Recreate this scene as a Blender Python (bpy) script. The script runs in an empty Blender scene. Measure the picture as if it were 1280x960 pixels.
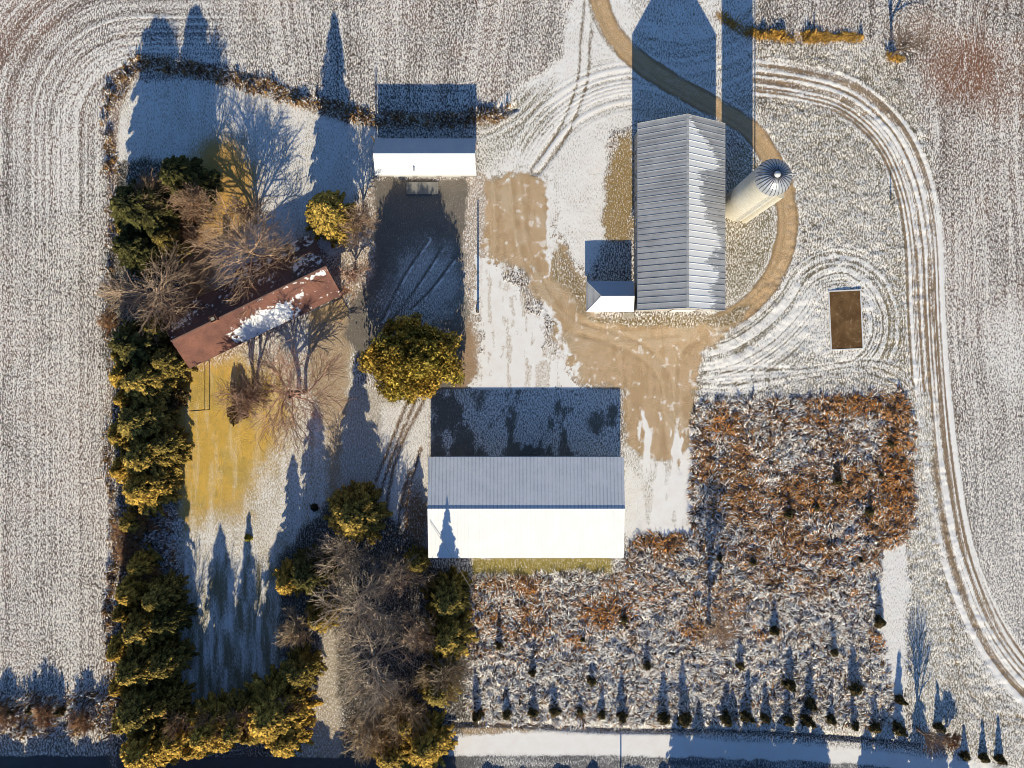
import bpy, math, random
import numpy as np
from mathutils import Vector, Matrix

# ------------------------------------------------------------------ basics
H = 120.0                    # assumed camera height (m), unstretched; one image pixel on the ground = S metres
S = H / 853.333
VS = 1.70                   # vertical stretch of heights read off the image; also raises camera and sun
SUN_EL = math.degrees(math.atan(VS * math.tan(math.radians(16.7))))
scene = bpy.context.scene
col = scene.collection
rng = np.random.default_rng(7)
random.seed(7)


def G(px, py, z=0.0):
    """image pixel position (whole image 1280 x 960, centre 640,480) of a point at height z, back-projected through the camera -> metres"""
    k = (H - z) / H
    return ((px - 640) * S * k, (480 - py) * S * k)


def tag(o, label=None, cat=None, group=None, kind=None):
    if label: o['label'] = label
    if cat: o['category'] = cat
    if group: o['group'] = group
    if kind: o['kind'] = kind
    return o


def empty(name, loc, rz=0.0, label=None, cat=None, group=None):
    o = bpy.data.objects.new(name, None)
    o.empty_display_size = 0.5
    col.objects.link(o)
    o.location = loc
    o.rotation_euler = (0, 0, rz)
    return tag(o, label, cat, group)


def make_mesh(name, V, F, cols=None, attrs=None, smooth=False):
    """V (n,3); F list of int arrays (m,3) / (m,4); cols (n,3) vertex colours"""
    me = bpy.data.meshes.new(name)
    V = np.asarray(V, dtype=np.float32)
    F = [np.asarray(f, dtype=np.int32) for f in F if len(f)]
    me.vertices.add(len(V))
    me.vertices.foreach_set('co', V.ravel())
    idx = np.concatenate([f.ravel() for f in F])
    tot = np.concatenate([np.full(len(f), f.shape[1], dtype=np.int32) for f in F])
    st = np.concatenate([[0], np.cumsum(tot)[:-1]]).astype(np.int32)
    me.loops.add(len(idx))
    me.loops.foreach_set('vertex_index', idx)
    me.polygons.add(len(tot))
    me.polygons.foreach_set('loop_start', st)
    me.polygons.foreach_set('use_smooth', np.full(len(tot), bool(smooth)))
    me.update(calc_edges=True)
    if cols is not None:
        a = me.attributes.new('Col', 'FLOAT_COLOR', 'POINT')
        c = np.ones((len(V), 4), dtype=np.float32)
        c[:, :3] = cols
        a.data.foreach_set('color', c.ravel())
    for k, v in (attrs or {}).items():
        a = me.attributes.new(k, 'FLOAT', 'POINT')
        a.data.foreach_set('value', np.asarray(v, dtype=np.float32))
    return me


def link(name, me, mat, parent=None):
    o = bpy.data.objects.new(name, me)
    col.objects.link(o)
    if mat is not None:
        me.materials.clear()
        me.materials.append(mat)
    if parent is not None:
        o.parent = parent
    return o


class MB:
    """collects boxes, prisms and tubes into one mesh"""
    def __init__(self):
        self.V = []; self.F3 = []; self.F4 = []

    def add(self, V, F):
        b = len(self.V)
        self.V += [tuple(v) for v in V]
        for f in F:
            if len(f) == 3: self.F3.append([i + b for i in f])
            elif len(f) == 4: self.F4.append([i + b for i in f])
            else:
                for i in range(1, len(f) - 1):
                    self.F3.append([f[0] + b, f[i] + b, f[i + 1] + b])
        return self

    def box(self, x0, x1, y0, y1, z0, z1):
        V = [(x0, y0, z0), (x1, y0, z0), (x1, y1, z0), (x0, y1, z0),
             (x0, y0, z1), (x1, y0, z1), (x1, y1, z1), (x0, y1, z1)]
        return self.add(V, [(0, 3, 2, 1), (4, 5, 6, 7), (0, 1, 5, 4), (1, 2, 6, 5), (2, 3, 7, 6), (3, 0, 4, 7)])

    def tube(self, pts, radii, n=6, cap=True):
        pts = [Vector(p) for p in pts]
        V = []; F = []
        for i, p in enumerate(pts):
            d = (pts[min(i + 1, len(pts) - 1)] - pts[max(i - 1, 0)]).normalized()
            a = d.cross(Vector((0.13, 0.94, 0.31)))
            if a.length < 0.1: a = d.cross(Vector((1, 0, 0)))
            a.normalize(); b = d.cross(a)
            r = radii[i] if hasattr(radii, '__len__') else radii
            for k in range(n):
                t = 2 * math.pi * k / n
                V.append(p + a * (r * math.cos(t)) + b * (r * math.sin(t)))
        for i in range(len(pts) - 1):
            for k in range(n):
                F.append((i * n + k, i * n + (k + 1) % n, (i + 1) * n + (k + 1) % n, (i + 1) * n + k))
        if cap:
            F.append(tuple(range(n))[::-1]); F.append(tuple((len(pts) - 1) * n + k for k in range(n)))
        return self.add(V, F)

    def lathe(self, prof, n=48, a0=0.0, a1=2 * math.pi):
        V = []; F = []
        full = abs(a1 - a0 - 2 * math.pi) < 1e-6
        m = n if full else n + 1
        for r, z in prof:
            for k in range(m):
                t = a0 + (a1 - a0) * k / n
                V.append((r * math.cos(t), r * math.sin(t), z))
        for i in range(len(prof) - 1):
            for k in range(n):
                k2 = (k + 1) % m
                F.append((i * m + k, i * m + k2, (i + 1) * m + k2, (i + 1) * m + k))
        return self.add(V, F)

    def build(self, name, mat, parent=None, smooth=False):
        me = make_mesh(name, self.V, [np.array(self.F3, dtype=np.int32).reshape(-1, 3),
                                      np.array(self.F4, dtype=np.int32).reshape(-1, 4)], smooth=smooth)
        return link(name, me, mat, parent)


def copy_tree(o, parent=None):
    c = o.copy(); col.objects.link(c)
    if parent is not None: c.parent = parent
    for ch in list(o.children):
        copy_tree(ch, c)
    return c


# ------------------------------------------------------------------ numpy noise
_T = rng.random((256, 256)).astype(np.float32)


def vnoise(x, y, seed=0):
    xi = np.floor(x); yi = np.floor(y)
    fx = (x - xi).astype(np.float32); fy = (y - yi).astype(np.float32)
    xi = xi.astype(np.int64) + seed * 37; yi = yi.astype(np.int64) + seed * 91
    fx = fx * fx * (3 - 2 * fx); fy = fy * fy * (3 - 2 * fy)
    a = _T[xi & 255, yi & 255]; b = _T[(xi + 1) & 255, yi & 255]
    c = _T[xi & 255, (yi + 1) & 255]; d = _T[(xi + 1) & 255, (yi + 1) & 255]
    return (a * (1 - fx) + b * fx) * (1 - fy) + (c * (1 - fx) + d * fx) * fy


def fbm(x, y, scale, seed=0, octv=4, gain=0.55):
    r = 0; amp = 1; tot = 0; f = 1.0 / scale
    for i in range(octv):
        r = r + amp * vnoise(x * f + 17.3 * i, y * f + 5.1 * i, seed + i * 3)
        tot += amp; amp *= gain; f *= 2.03
    return r / tot


def sstep(a, b, x):
    t = np.clip((x - a) / (b - a), 0, 1)
    return t * t * (3 - 2 * t)


def catmull(pts, n=8):
    P = [np.array(p, float) for p in pts]
    P = [2 * P[0] - P[1]] + P + [2 * P[-1] - P[-2]]
    out = []
    for i in range(1, len(P) - 2):
        for k in range(n):
            t = k / n
            out.append(0.5 * ((2 * P[i]) + (-P[i - 1] + P[i + 1]) * t + (2 * P[i - 1] - 5 * P[i] + 4 * P[i + 1] - P[i + 2]) * t * t
                              + (-P[i - 1] + 3 * P[i] - 3 * P[i + 1] + P[i + 2]) * t ** 3))
    out.append(P[-2])
    return np.array(out)


# ------------------------------------------------------------------ materials
def new_mat(name):
    m = bpy.data.materials.new(name)
    m.use_nodes = True
    nt = m.node_tree
    b = nt.nodes['Principled BSDF']
    b.inputs['Roughness'].default_value = 0.85
    b.inputs['Specular IOR Level'].default_value = 0.2
    return m, nt, b


def N(nt, typ, **kw):
    n = nt.nodes.new(typ)
    for k, v in kw.items():
        if hasattr(n, k): setattr(n, k, v)
    return n


def noise(nt, scale, detail=3.0, rough=0.6, vec=None, coord='Object'):
    n = N(nt, 'ShaderNodeTexNoise')
    n.inputs['Scale'].default_value = scale
    n.inputs['Detail'].default_value = detail
    n.inputs['Roughness'].default_value = rough
    if vec is None:
        tc = N(nt, 'ShaderNodeTexCoord')
        vec = tc.outputs[coord]
    nt.links.new(vec, n.inputs['Vector'])
    return n.outputs['Fac']


def mth(nt, op, a, b=None, c=None, clamp=False):
    n = N(nt, 'ShaderNodeMath', operation=op)
    n.use_clamp = clamp
    for i, v in enumerate((a, b, c)):
        if v is None: continue
        if isinstance(v, (int, float)): n.inputs[i].default_value = v
        else: nt.links.new(v, n.inputs[i])
    return n.outputs[0]


def mix(nt, fac, a, b, blend='MIX'):
    n = N(nt, 'ShaderNodeMix', data_type='RGBA', blend_type=blend)
    for sock, v in ((n.inputs[0], fac), (n.inputs[6], a), (n.inputs[7], b)):
        if isinstance(v, (int, float)): sock.default_value = v
        elif isinstance(v, tuple): sock.default_value = (*v, 1) if len(v) == 3 else v
        else: nt.links.new(v, sock)
    return n.outputs[2]


def maprange(nt, v, a, b, c=0.0, d=1.0, smooth=False):
    n = N(nt, 'ShaderNodeMapRange')
    if smooth: n.interpolation_type = 'SMOOTHSTEP'
    nt.links.new(v, n.inputs[0])
    for i, x in enumerate((a, b, c, d)): n.inputs[i + 1].default_value = x
    return n.outputs[0]


def bump(nt, b, h, strength=0.5, dist=0.05):
    n = N(nt, 'ShaderNodeBump')
    n.inputs['Strength'].default_value = strength
    n.inputs['Distance'].default_value = dist
    nt.links.new(h, n.inputs['Height'])
    nt.links.new(n.outputs[0], b.inputs['Normal'])


def solid(name, c, var=0.25, scale=2.0, rough=0.85, spec=0.2, metal=0.0, bm=0.0):
    m, nt, b = new_mat(name)
    f = noise(nt, scale, 4)
    v = maprange(nt, f, 0.3, 0.7, 1 - var, 1 + var)
    hsv = N(nt, 'ShaderNodeHueSaturation')
    hsv.inputs['Color'].default_value = (*c, 1)
    nt.links.new(v, hsv.inputs['Value'])
    nt.links.new(hsv.outputs[0], b.inputs['Base Color'])
    b.inputs['Roughness'].default_value = rough
    b.inputs['Specular IOR Level'].default_value = spec
    b.inputs['Metallic'].default_value = metal
    if bm: bump(nt, b, noise(nt, scale * 4, 3), 0.5, bm)
    return m


def attr_mat(name, var=0.3, scale=6.0, transl=0.0, rough=0.8):
    m, nt, b = new_mat(name)
    a = N(nt, 'ShaderNodeAttribute', attribute_name='Col')
    f = noise(nt, scale, 2)
    v = maprange(nt, f, 0.3, 0.7, 1 - var, 1 + var)
    hsv = N(nt, 'ShaderNodeHueSaturation')
    nt.links.new(a.outputs['Color'], hsv.inputs['Color'])
    nt.links.new(v, hsv.inputs['Value'])
    nt.links.new(hsv.outputs[0], b.inputs['Base Color'])
    b.inputs['Roughness'].default_value = rough
    b.inputs['Specular IOR Level'].default_value = 0.1
    return m


def roof_mat(name, base, stain, snowc=(0.96, 0.95, 0.93), rough=0.5, spec=0.3, streak=(1.0, 6.0), nscale=1.3, contrast=0.9, var=0.12, seam=0.0):
    m, nt, b = new_mat(name)
    tc = N(nt, 'ShaderNodeTexCoord')
    mp = N(nt, 'ShaderNodeMapping')
    mp.inputs['Scale'].default_value = (streak[1], streak[0], streak[0])
    nt.links.new(tc.outputs['Object'], mp.inputs['Vector'])
    f = noise(nt, nscale, 5, 0.65, vec=mp.outputs[0])
    f2 = noise(nt, 0.35, 4, 0.6)
    f3 = noise(nt, 5.0, 3, 0.6)
    a = N(nt, 'ShaderNodeAttribute', attribute_name='snow')
    s = mth(nt, 'ADD', a.outputs['Fac'], mth(nt, 'MULTIPLY', mth(nt, 'SUBTRACT', f, 0.5), contrast))
    s = mth(nt, 'ADD', s, mth(nt, 'MULTIPLY', mth(nt, 'SUBTRACT', f2, 0.5), contrast * 0.5))
    cov = maprange(nt, s, 0.44, 0.56, smooth=True)
    c = mix(nt, maprange(nt, f2, 0.35, 0.65), base, stain)
    c = mix(nt, 1.0, c, mix(nt, f3, (1 - var,) * 3, (1 + var,) * 3), 'MULTIPLY')
    if seam:
        sx = N(nt, 'ShaderNodeSeparateXYZ'); nt.links.new(tc.outputs['Object'], sx.inputs[0])
        fr_ = mth(nt, 'FRACT', mth(nt, 'DIVIDE', sx.outputs['X'], seam))
        ln = mth(nt, 'LESS_THAN', fr_, 0.3)
        c = mix(nt, mth(nt, 'MULTIPLY', ln, maprange(nt, f2, 0.3, 0.7, 0.25, 0.75)), c, mix(nt, 1.0, c, (0.55, 0.55, 0.57), 'MULTIPLY'))
    sc = mix(nt, maprange(nt, f2, 0.35, 0.65), tuple(x * 0.93 for x in snowc), snowc)
    if seam: sc = mix(nt, mth(nt, 'MULTIPLY', ln, 0.5), sc, mix(nt, 1.0, sc, (0.93, 0.93, 0.94), 'MULTIPLY'))
    c = mix(nt, cov, c, sc)
    nt.links.new(c, b.inputs['Base Color'])
    b.inputs['Roughness'].default_value = rough
    b.inputs['Specular IOR Level'].default_value = spec
    bump(nt, b, mth(nt, 'ADD', cov, mth(nt, 'MULTIPLY', f3, 0.3)), 0.35, 0.05)
    return m


M = {}
M['white_wall'] = solid('white_wall', (0.62, 0.60, 0.55), 0.15, 0.8)
M['grey_wall'] = solid('grey_wall', (0.30, 0.28, 0.26), 0.2, 1.0)
M['barn_wall'] = solid('barn_wall', (0.45, 0.42, 0.37), 0.2, 0.9)
M['brick'] = solid('brick', (0.30, 0.15, 0.10), 0.25, 3.0)
M['dark'] = solid('dark_opening', (0.015, 0.016, 0.02), 0.3, 3.0)
M['glass'] = solid('window_glass', (0.03, 0.04, 0.05), 0.2, 2.0, rough=0.1, spec=0.6)
M['trim'] = solid('trim_paint', (0.72, 0.71, 0.68), 0.08, 2.0)
M['door'] = solid('door_paint', (0.50, 0.49, 0.46), 0.1, 2.0)
M['brown_trim'] = solid('brown_trim', (0.10, 0.06, 0.045), 0.2, 2.0)
M['wood'] = solid('pole_wood', (0.11, 0.085, 0.065), 0.3, 3.0)
M['dark_metal'] = solid('dark_metal', (0.04, 0.04, 0.045), 0.2, 3.0, rough=0.5)
M['wire'] = solid('wire', (0.45, 0.42, 0.38), 0.1, 3.0, rough=0.5)
M['galv'] = solid('galvanised', (0.48, 0.50, 0.53), 0.2, 2.0, rough=0.35, spec=0.5, metal=0.3)
M['concrete'] = solid('pale_concrete', (0.46, 0.41, 0.33), 0.2, 1.5)
M['silo_wall'] = None
M['bark'] = solid('bark', (0.13, 0.10, 0.08), 0.35, 4.0)
M['leaf'] = attr_mat('foliage', 0.35, 3.0)
M['twig'] = attr_mat('twigs', 0.25, 2.0)
M['grass'] = attr_mat('dry_grass', 0.25, 3.0)
M['metal_roof_barn'] = roof_mat('barn_roof_metal', (0.50, 0.50, 0.50), (0.40, 0.40, 0.405), streak=(0.45, 3.0), nscale=1.0, contrast=3.4, seam=1.02)
M['metal_roof_shed'] = roof_mat('shed_roof_metal', (0.78, 0.80, 0.825), (0.72, 0.75, 0.78), snowc=(0.95, 0.94, 0.91), streak=(0.3, 4.0), contrast=0.25, var=0.2, seam=0.62)
M['snow_roof'] = roof_mat('snowy_roof_metal', (0.50, 0.54, 0.60), (0.45, 0.50, 0.57), snowc=(0.88, 0.88, 0.88), contrast=0.2)
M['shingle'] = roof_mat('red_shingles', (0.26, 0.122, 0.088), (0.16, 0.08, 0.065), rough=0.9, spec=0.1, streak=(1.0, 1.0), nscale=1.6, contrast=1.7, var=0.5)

M['shingle_shade'] = roof_mat('shaded_shingles', (0.19, 0.115, 0.095), (0.11, 0.075, 0.065), rough=0.9, spec=0.1, streak=(1.0, 1.0), nscale=1.6, contrast=1.7, var=0.5)  # darker copy of the red shingles: north-slope shade put into the colour
# silo staves
m, nt, b = new_mat('silo_concrete')
tc = N(nt, 'ShaderNodeTexCoord')
sep = N(nt, 'ShaderNodeSeparateXYZ'); nt.links.new(tc.outputs['Object'], sep.inputs[0])
ring = mth(nt, 'PINGPONG', mth(nt, 'MULTIPLY', sep.outputs['Z'], 1.3), 0.5)
band = maprange(nt, ring, 0.0, 0.08, 0.82, 1.0)
f = noise(nt, 1.5, 4)
c = mix(nt, maprange(nt, f, 0.3, 0.7), (0.55, 0.50, 0.39), (0.66, 0.61, 0.50))
cm = N(nt, 'ShaderNodeHueSaturation'); nt.links.new(c, cm.inputs['Color']); nt.links.new(band, cm.inputs['Value'])
nt.links.new(cm.outputs[0], b.inputs['Base Color'])
M['silo_wall'] = m

# ground: soil colour, snow cover and speckle come from attributes of the sheet
def ground_mat():
    m, nt, b = new_mat('frosted_ground')
    soil = N(nt, 'ShaderNodeAttribute', attribute_name='Col')
    snow = N(nt, 'ShaderNodeAttribute', attribute_name='snow')
    spk = N(nt, 'ShaderNodeAttribute', attribute_name='speckle')
    tc = N(nt, 'ShaderNodeTexCoord')
    mp = N(nt, 'ShaderNodeMapping'); mp.inputs['Scale'].default_value = (1.0, 0.32, 1.0)
    nt.links.new(tc.outputs['Object'], mp.inputs['Vector'])
    na = noise(nt, 4.6, 3.0, 0.78)
    nb = noise(nt, 5.8, 3.0, 0.78, vec=mp.outputs[0])
    n1 = mth(nt, 'ADD', mth(nt, 'MULTIPLY', na, 0.38), mth(nt, 'MULTIPLY', nb, 0.62))
    n2 = noise(nt, 6.0, 3.0, 0.7)
    n3 = noise(nt, 0.5, 4.0, 0.6)
    d = mth(nt, 'MULTIPLY', mth(nt, 'SUBTRACT', n1, 0.5), 22.0)
    d = mth(nt, 'MULTIPLY', d, spk.outputs['Fac'])
    s = mth(nt, 'ADD', snow.outputs['Fac'], d)
    cov = maprange(nt, s, 0.15, 0.85, smooth=True)
    v = maprange(nt, n2, 0.25, 0.75, 0.35, 1.5)
    hs = N(nt, 'ShaderNodeHueSaturation')
    nt.links.new(soil.outputs['Color'], hs.inputs['Color']); nt.links.new(v, hs.inputs['Value'])
    sc = mix(nt, maprange(nt, n3, 0.35, 0.65), (0.94, 0.89, 0.83), (0.98, 0.955, 0.91))
    sc = mix(nt, maprange(nt, spk.outputs['Fac'], 0.3, 0.8), sc, (0.96, 0.895, 0.82))
    c = mix(nt, cov, hs.outputs[0], sc)
    nt.links.new(c, b.inputs['Base Color'])
    b.inputs['Roughness'].default_value = 0.9
    hgt = mth(nt, 'ADD', mth(nt, 'MULTIPLY', n1, spk.outputs['Fac']), mth(nt, 'MULTIPLY', n2, 0.12))
    bump(nt, b, hgt, 0.7, 0.22)
    return m
M['ground'] = ground_mat()

# ------------------------------------------------------------------ ground sheet
STEP = 0.2
xs = np.arange(-112, 112.01, STEP); ys = np.arange(-86, 86.01, STEP)
XX, YY = np.meshgrid(xs, ys)                 # rows = y
PX = XX / S + 640; PY = 480 - YY / S         # image pixels
shape = PX.shape
soil = np.zeros(shape + (3,), np.float32)
snow = np.zeros(shape, np.float32); spk = np.zeros(shape, np.float32); Z = np.zeros(shape, np.float32)
region = np.zeros(shape, np.int8)            # 0 field 1 lawn 2 gravel 3 meadow 4 road 5 drive 6 ditch bank

wx = (fbm(PX, PY, 14, 1) - 0.5) * 14; wy = (fbm(PX, PY, 14, 9) - 0.5) * 14
wx += (fbm(PX, PY, 5, 21, 2) - 0.5) * 5; wy += (fbm(PX, PY, 5, 29, 2) - 0.5) * 5
n60 = fbm(PX, PY, 70, 3); n25 = fbm(PX, PY, 25, 5); n8 = fbm(PX, PY, 8, 7, 3); n3 = fbm(PX, PY, 3.0, 11, 2)
nstr = fbm(PX * 1.0, PY * 0.14, 6, 13, 3)     # streaks along the image's vertical
nhor = fbm(PX * 0.14, PY * 1.0, 6, 15, 3)


def put(mask, so=None, sn=None, sp=None, keep=0.0):
    global soil, snow, spk
    if so is not None: soil += (np.array(so, np.float32) - soil) * mask[..., None]
    if sn is not None: snow += (sn - snow) * mask
    if sp is not None: spk += (sp - spk) * mask


def bbox(pts, mg):
    p = np.asarray(pts, float)
    j0 = np.searchsorted(xs, (p[:, 0].min() - mg - 640) * S); j1 = np.searchsorted(xs, (p[:, 0].max() + mg - 640) * S)
    i0 = np.searchsorted(ys, (480 - p[:, 1].max() - mg) * S); i1 = np.searchsorted(ys, (480 - p[:, 1].min() + mg) * S)
    return slice(i0, i1), slice(j0, j1)


def poly(pts, soft=4.0, warp=1.0):
    """soft mask of a polygon with ragged edges"""
    mg = 20 + soft
    out = np.zeros(shape, np.float32)
    sl = bbox(pts, mg)
    x = PX[sl] + wx[sl] * warp; y = PY[sl] + wy[sl] * warp
    ins = np.zeros(x.shape, bool); d = np.full(x.shape, 1e9)
    p = np.asarray(pts, float); n = len(p)
    for i in range(n):
        ax, ay = p[i]; bx, by = p[(i + 1) % n]
        if ay != by:
            c = ((ay > y) != (by > y)) & (x < (bx - ax) * (y - ay) / (by - ay) + ax)
            ins ^= c
        t = np.clip(((x - ax) * (bx - ax) + (y - ay) * (by - ay)) / ((bx - ax) ** 2 + (by - ay) ** 2 + 1e-9), 0, 1)
        d = np.minimum(d, np.hypot(x - ax - t * (bx - ax), y - ay - t * (by - ay)))
    sd = np.where(ins, -d, d)
    out[sl] = sstep(soft, -soft, sd)
    return out


def line(pts, mg=30, smooth=True, warp=0.0, n=8):
    """signed distance to a curve and arc length, where within mg (else 1e3)"""
    p = catmull(pts, n) if smooth else np.asarray(pts, float)
    D = np.full(shape, 1e3, np.float32); T = np.zeros(shape, np.float32)
    sl = bbox(p, mg)
    x = PX[sl] + wx[sl] * warp; y = PY[sl] + wy[sl] * warp
    best = np.full(x.shape, 1e9); sg = np.ones(x.shape); tt = np.zeros(x.shape); L = 0
    for i in range(len(p) - 1):
        ax, ay = p[i]; ex, ey = p[i + 1] - p[i]; l = math.hypot(ex, ey) + 1e-9
        t = np.clip(((x - ax) * ex + (y - ay) * ey) / l ** 2, 0, 1)
        dx = x - ax - t * ex; dy = y - ay - t * ey
        d = np.hypot(dx, dy); mk = d < best
        best = np.where(mk, d, best); sg = np.where(mk, np.sign(ex * dy - ey * dx), sg); tt = np.where(mk, L + t * l, tt)
        L += l
    D[sl] = best * sg; T[sl] = tt
    return D, T


def ell(cx, cy, rx, ry, soft=0.35, warp=1.0):
    q = np.hypot((PX + wx * warp - cx) / rx, (PY + wy * warp - cy) / ry)
    return sstep(1 + soft, 1 - soft, q).astype(np.float32)


def prof(d, f, seed, t=None):
    """1-D random line pattern across a band of tracks"""
    return vnoise(d * f + 100, (t if t is not None else d * 0) * 0.004 + seed * 3.3, seed)


# --- base fields
soil[:] = (0.11, 0.08, 0.064); snow[:] = 0.53; spk[:] = 0.85  # soil set dark so the specks carry fine stubble shade as colour
snow += (n60 - 0.5) * 0.7 + (n25 - 0.5) * 0.3
red = np.clip(sstep(150, 0, PX) * sstep(170, 20, PY) + sstep(0.50, 0.64, n60) * 0.5 + sstep(1150, 1240, PX) * sstep(330, 120, PY) * 0.7 * sstep(0.35, 0.6, n25), 0, 1)
put(red * 0.8, (0.25, 0.135, 0.085)); snow -= 0.36 * red * sstep(0.35, 0.6, n25)
# crop rows; the headland turns round the hedge corner
q = np.hypot(np.maximum(175 - PX, 0), np.maximum(155 - PY, 0))
u = np.where((PX < 330), np.where(PY > 155, 175 - PX, np.where(PX > 175, 155 - PY, q)), 0)
head = sstep(330, 240, PX) * sstep(6, 14, u)
rows1 = (prof(u, 0.2, 3) - 0.5) * 0.35 + (prof(u, 0.42, 5) - 0.5) * 0.5
snow += head * rows1 * np.where(PY < 260, 2.1, 1.3)
Z += head * rows1 * np.where(PY < 260, 0.12, 0.08)
uv = PX + (fbm(PX, PY, 200, 31, 2) - 0.5) * 30
rows2 = (vnoise(uv * 0.33, PY * 0.012, 41) - 0.5) * 0.4 + (vnoise(uv * 0.16, PY * 0.006, 43) - 0.5) * 0.3
m2 = (1 - head) * np.where((PX > 1160) | (PY < 130) | (PX < 150), 1, 0.0)
snow += m2 * rows2 * 1.8; Z += m2 * rows2 * 0.10
spk -= head * 0.22 * sstep(300, 240, PY)
def plough(uu, sp_px, seed):
    k = np.floor(uu / sp_px); jit = (_T[(k.astype(int) * 7 + seed) & 255, 5] - .5) * sp_px * .6
    dd_ = (uu - (k + .5) * sp_px - jit)
    return np.exp(-(dd_ / 1.1) ** 2) * (_T[(k.astype(int) * 3 + seed) & 255, 9] > .35)
pl_ = plough(u, 8.0, 3) * head + plough(uv, 8.5, 11) * m2
snow += pl_ * (0.22 + 0.5 * sstep(.4, .65, n25)); Z += pl_ * .05
# long thin ruts on the left field
for pts in ([(98, 130), (66, 165), (60, 250), (66, 420), (58, 560), (62, 760)], [(85, 165), (72, 200), (80, 420), (72, 600), (76, 800)],
            [(133, 130), (134, 240), (131, 420), (128, 700)], [(4, 240), (8, 500), (0, 700), (12, 860)], [(14, 700), (13, 800), (2, 860)],
            [(26, 240), (20, 430), (28, 640)], [(45, 300), (40, 520), (46, 870)], [(112, 480), (108, 860)],
            [(65, 165), (85, 130), (110, 125), (130, 145)], [(0, 500), (60, 450), (66, 400)]):
    d, t = line(pts, 10)
    e = np.exp(-(d / 1.3) ** 2); snow += e * 0.32; Z -= e * 0.05
# reddish ground and thin curved ruts in the right field
put(ell(1205, 85, 52, 46, 0.5) * 0.95, (0.25, 0.115, 0.06), 0.02, 0.5)
put(ell(1150, 40, 36, 26, 0.6) * 0.7, (0.30, 0.17, 0.10), 0.3)
for pts in ([(1185, -5), (1222, 25), (1242, 70), (1250, 130), (1250, 300)], [(1205, -5), (1240, 30), (1254, 80)],
            [(1178, 10), (1203, 45), (1206, 90), (1200, 120), (1180, 146)], [(1196, 12), (1214, 50), (1216, 90), (1208, 120), (1190, 152)],
            [(1230, 120), (1232, 300), (1238, 480)], [(1262, 250), (1262, 480), (1270, 700)]):
    d, t = line(pts, 10); e = np.exp(-(d / 1.4) ** 2); snow += e * 0.45; Z -= e * 0.09
put(ell(1265, 440, 34, 60, 0.5, 1.5) * 0.8, sn=0.95, sp=0.6)
put(ell(1270, 700, 60, 150, 0.6, 1.5) * 0.4, (0.26, 0.25, 0.24), 0.75, 0.7)
put(sstep(1170, 1180, PX) * sstep(520, 600, PY) * 0.6, (0.20, 0.19, 0.18), sp=0.85)

# --- grass east of the barns
eg = poly([(945, 55), (1105, 55), (1140, 120), (1168, 200), (1172, 480), (1190, 640), (1230, 770), (1300, 860), (1300, 1000), (1140, 960), (1128, 480),
           (868, 505), (868, 455), (905, 410), (985, 300), (985, 240), (960, 180), (945, 150)], 4, 0.5)
put(eg, (0.19, 0.155, 0.10), 0.56, 0.66)
region[eg > 0.5] = 1
snow += eg * ((n8 - 0.5) * 0.5 + (nstr - 0.5) * 0.5 + (n25 - 0.5) * 0.5)
put(ell(1030, 190, 75, 60, 0.6) * 0.55, (0.19, 0.155, 0.09), 0.36)
put(ell(1120, 420, 22, 120, 0.5) * 0.6, (0.26, 0.20, 0.10), 0.36)
Z += eg * (n8 - 0.5) * 0.30
es = poly([(908, 400), (908, 205), (945, 160), (985, 230), (985, 300), (960, 355)], 3, 0.5)
put(es, (0.24, 0.19, 0.10), 0.30, 0.65); snow += es * (n8 - 0.5) * 0.5
region[es > 0.5] = 1
# band of wheel tracks sweeping round the east side
TB = [(900, 90), (945, 96), (1000, 104), (1060, 122), (1110, 165), (1140, 225), (1155, 300), (1160, 400), (1167, 500), (1178, 600), (1195, 690), (1225, 770), (1262, 830), (1310, 880)]
d, t = line(TB, 60)
w = sstep(29, 20, np.abs(d))
pr = prof(d, 0.40, 17, t) - 0.5; pr2 = prof(d, 0.8, 23, t) - 0.5
put(w * 0.9, (0.33, 0.235, 0.15), 0.74, 0.2)
snow += w * (pr * 2.4 + pr2 * 1.4 + (n8 - 0.5) * 0.4); Z += w * (pr * 0.07 + pr2 * 0.05)
wi = sstep(52, 30, np.abs(d)) * (1 - w); snow += wi * (pr * 0.6 + pr2 * 0.5); Z += wi * pr * 0.06
for off, ww in ((-12, 1.3), (-5, 1.5), (4, 1.3), (11, 1.4)):
    e = np.exp(-((d - off) / ww) ** 2) * sstep(0.25, 0.5, vnoise(t * 0.02, t * 0 + off, 51)); put(e * 0.75, (0.30, 0.20, 0.11), 0.18, 0.4); Z -= e * 0.06
# second pair, lower right
for pts in ([(1175, 740), (1178, 820), (1195, 870), (1230, 900), (1300, 908)], [(1190, 745), (1192, 815), (1212, 865), (1245, 892), (1300, 899)], [(1240, 900), (1244, 930)]):
    d2, t2 = line(pts, 12); e = np.exp(-(d2 / 2.0) ** 2); put(e * 0.7, (0.28, 0.19, 0.09), 0.15, 0.4); Z -= e * 0.06
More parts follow.
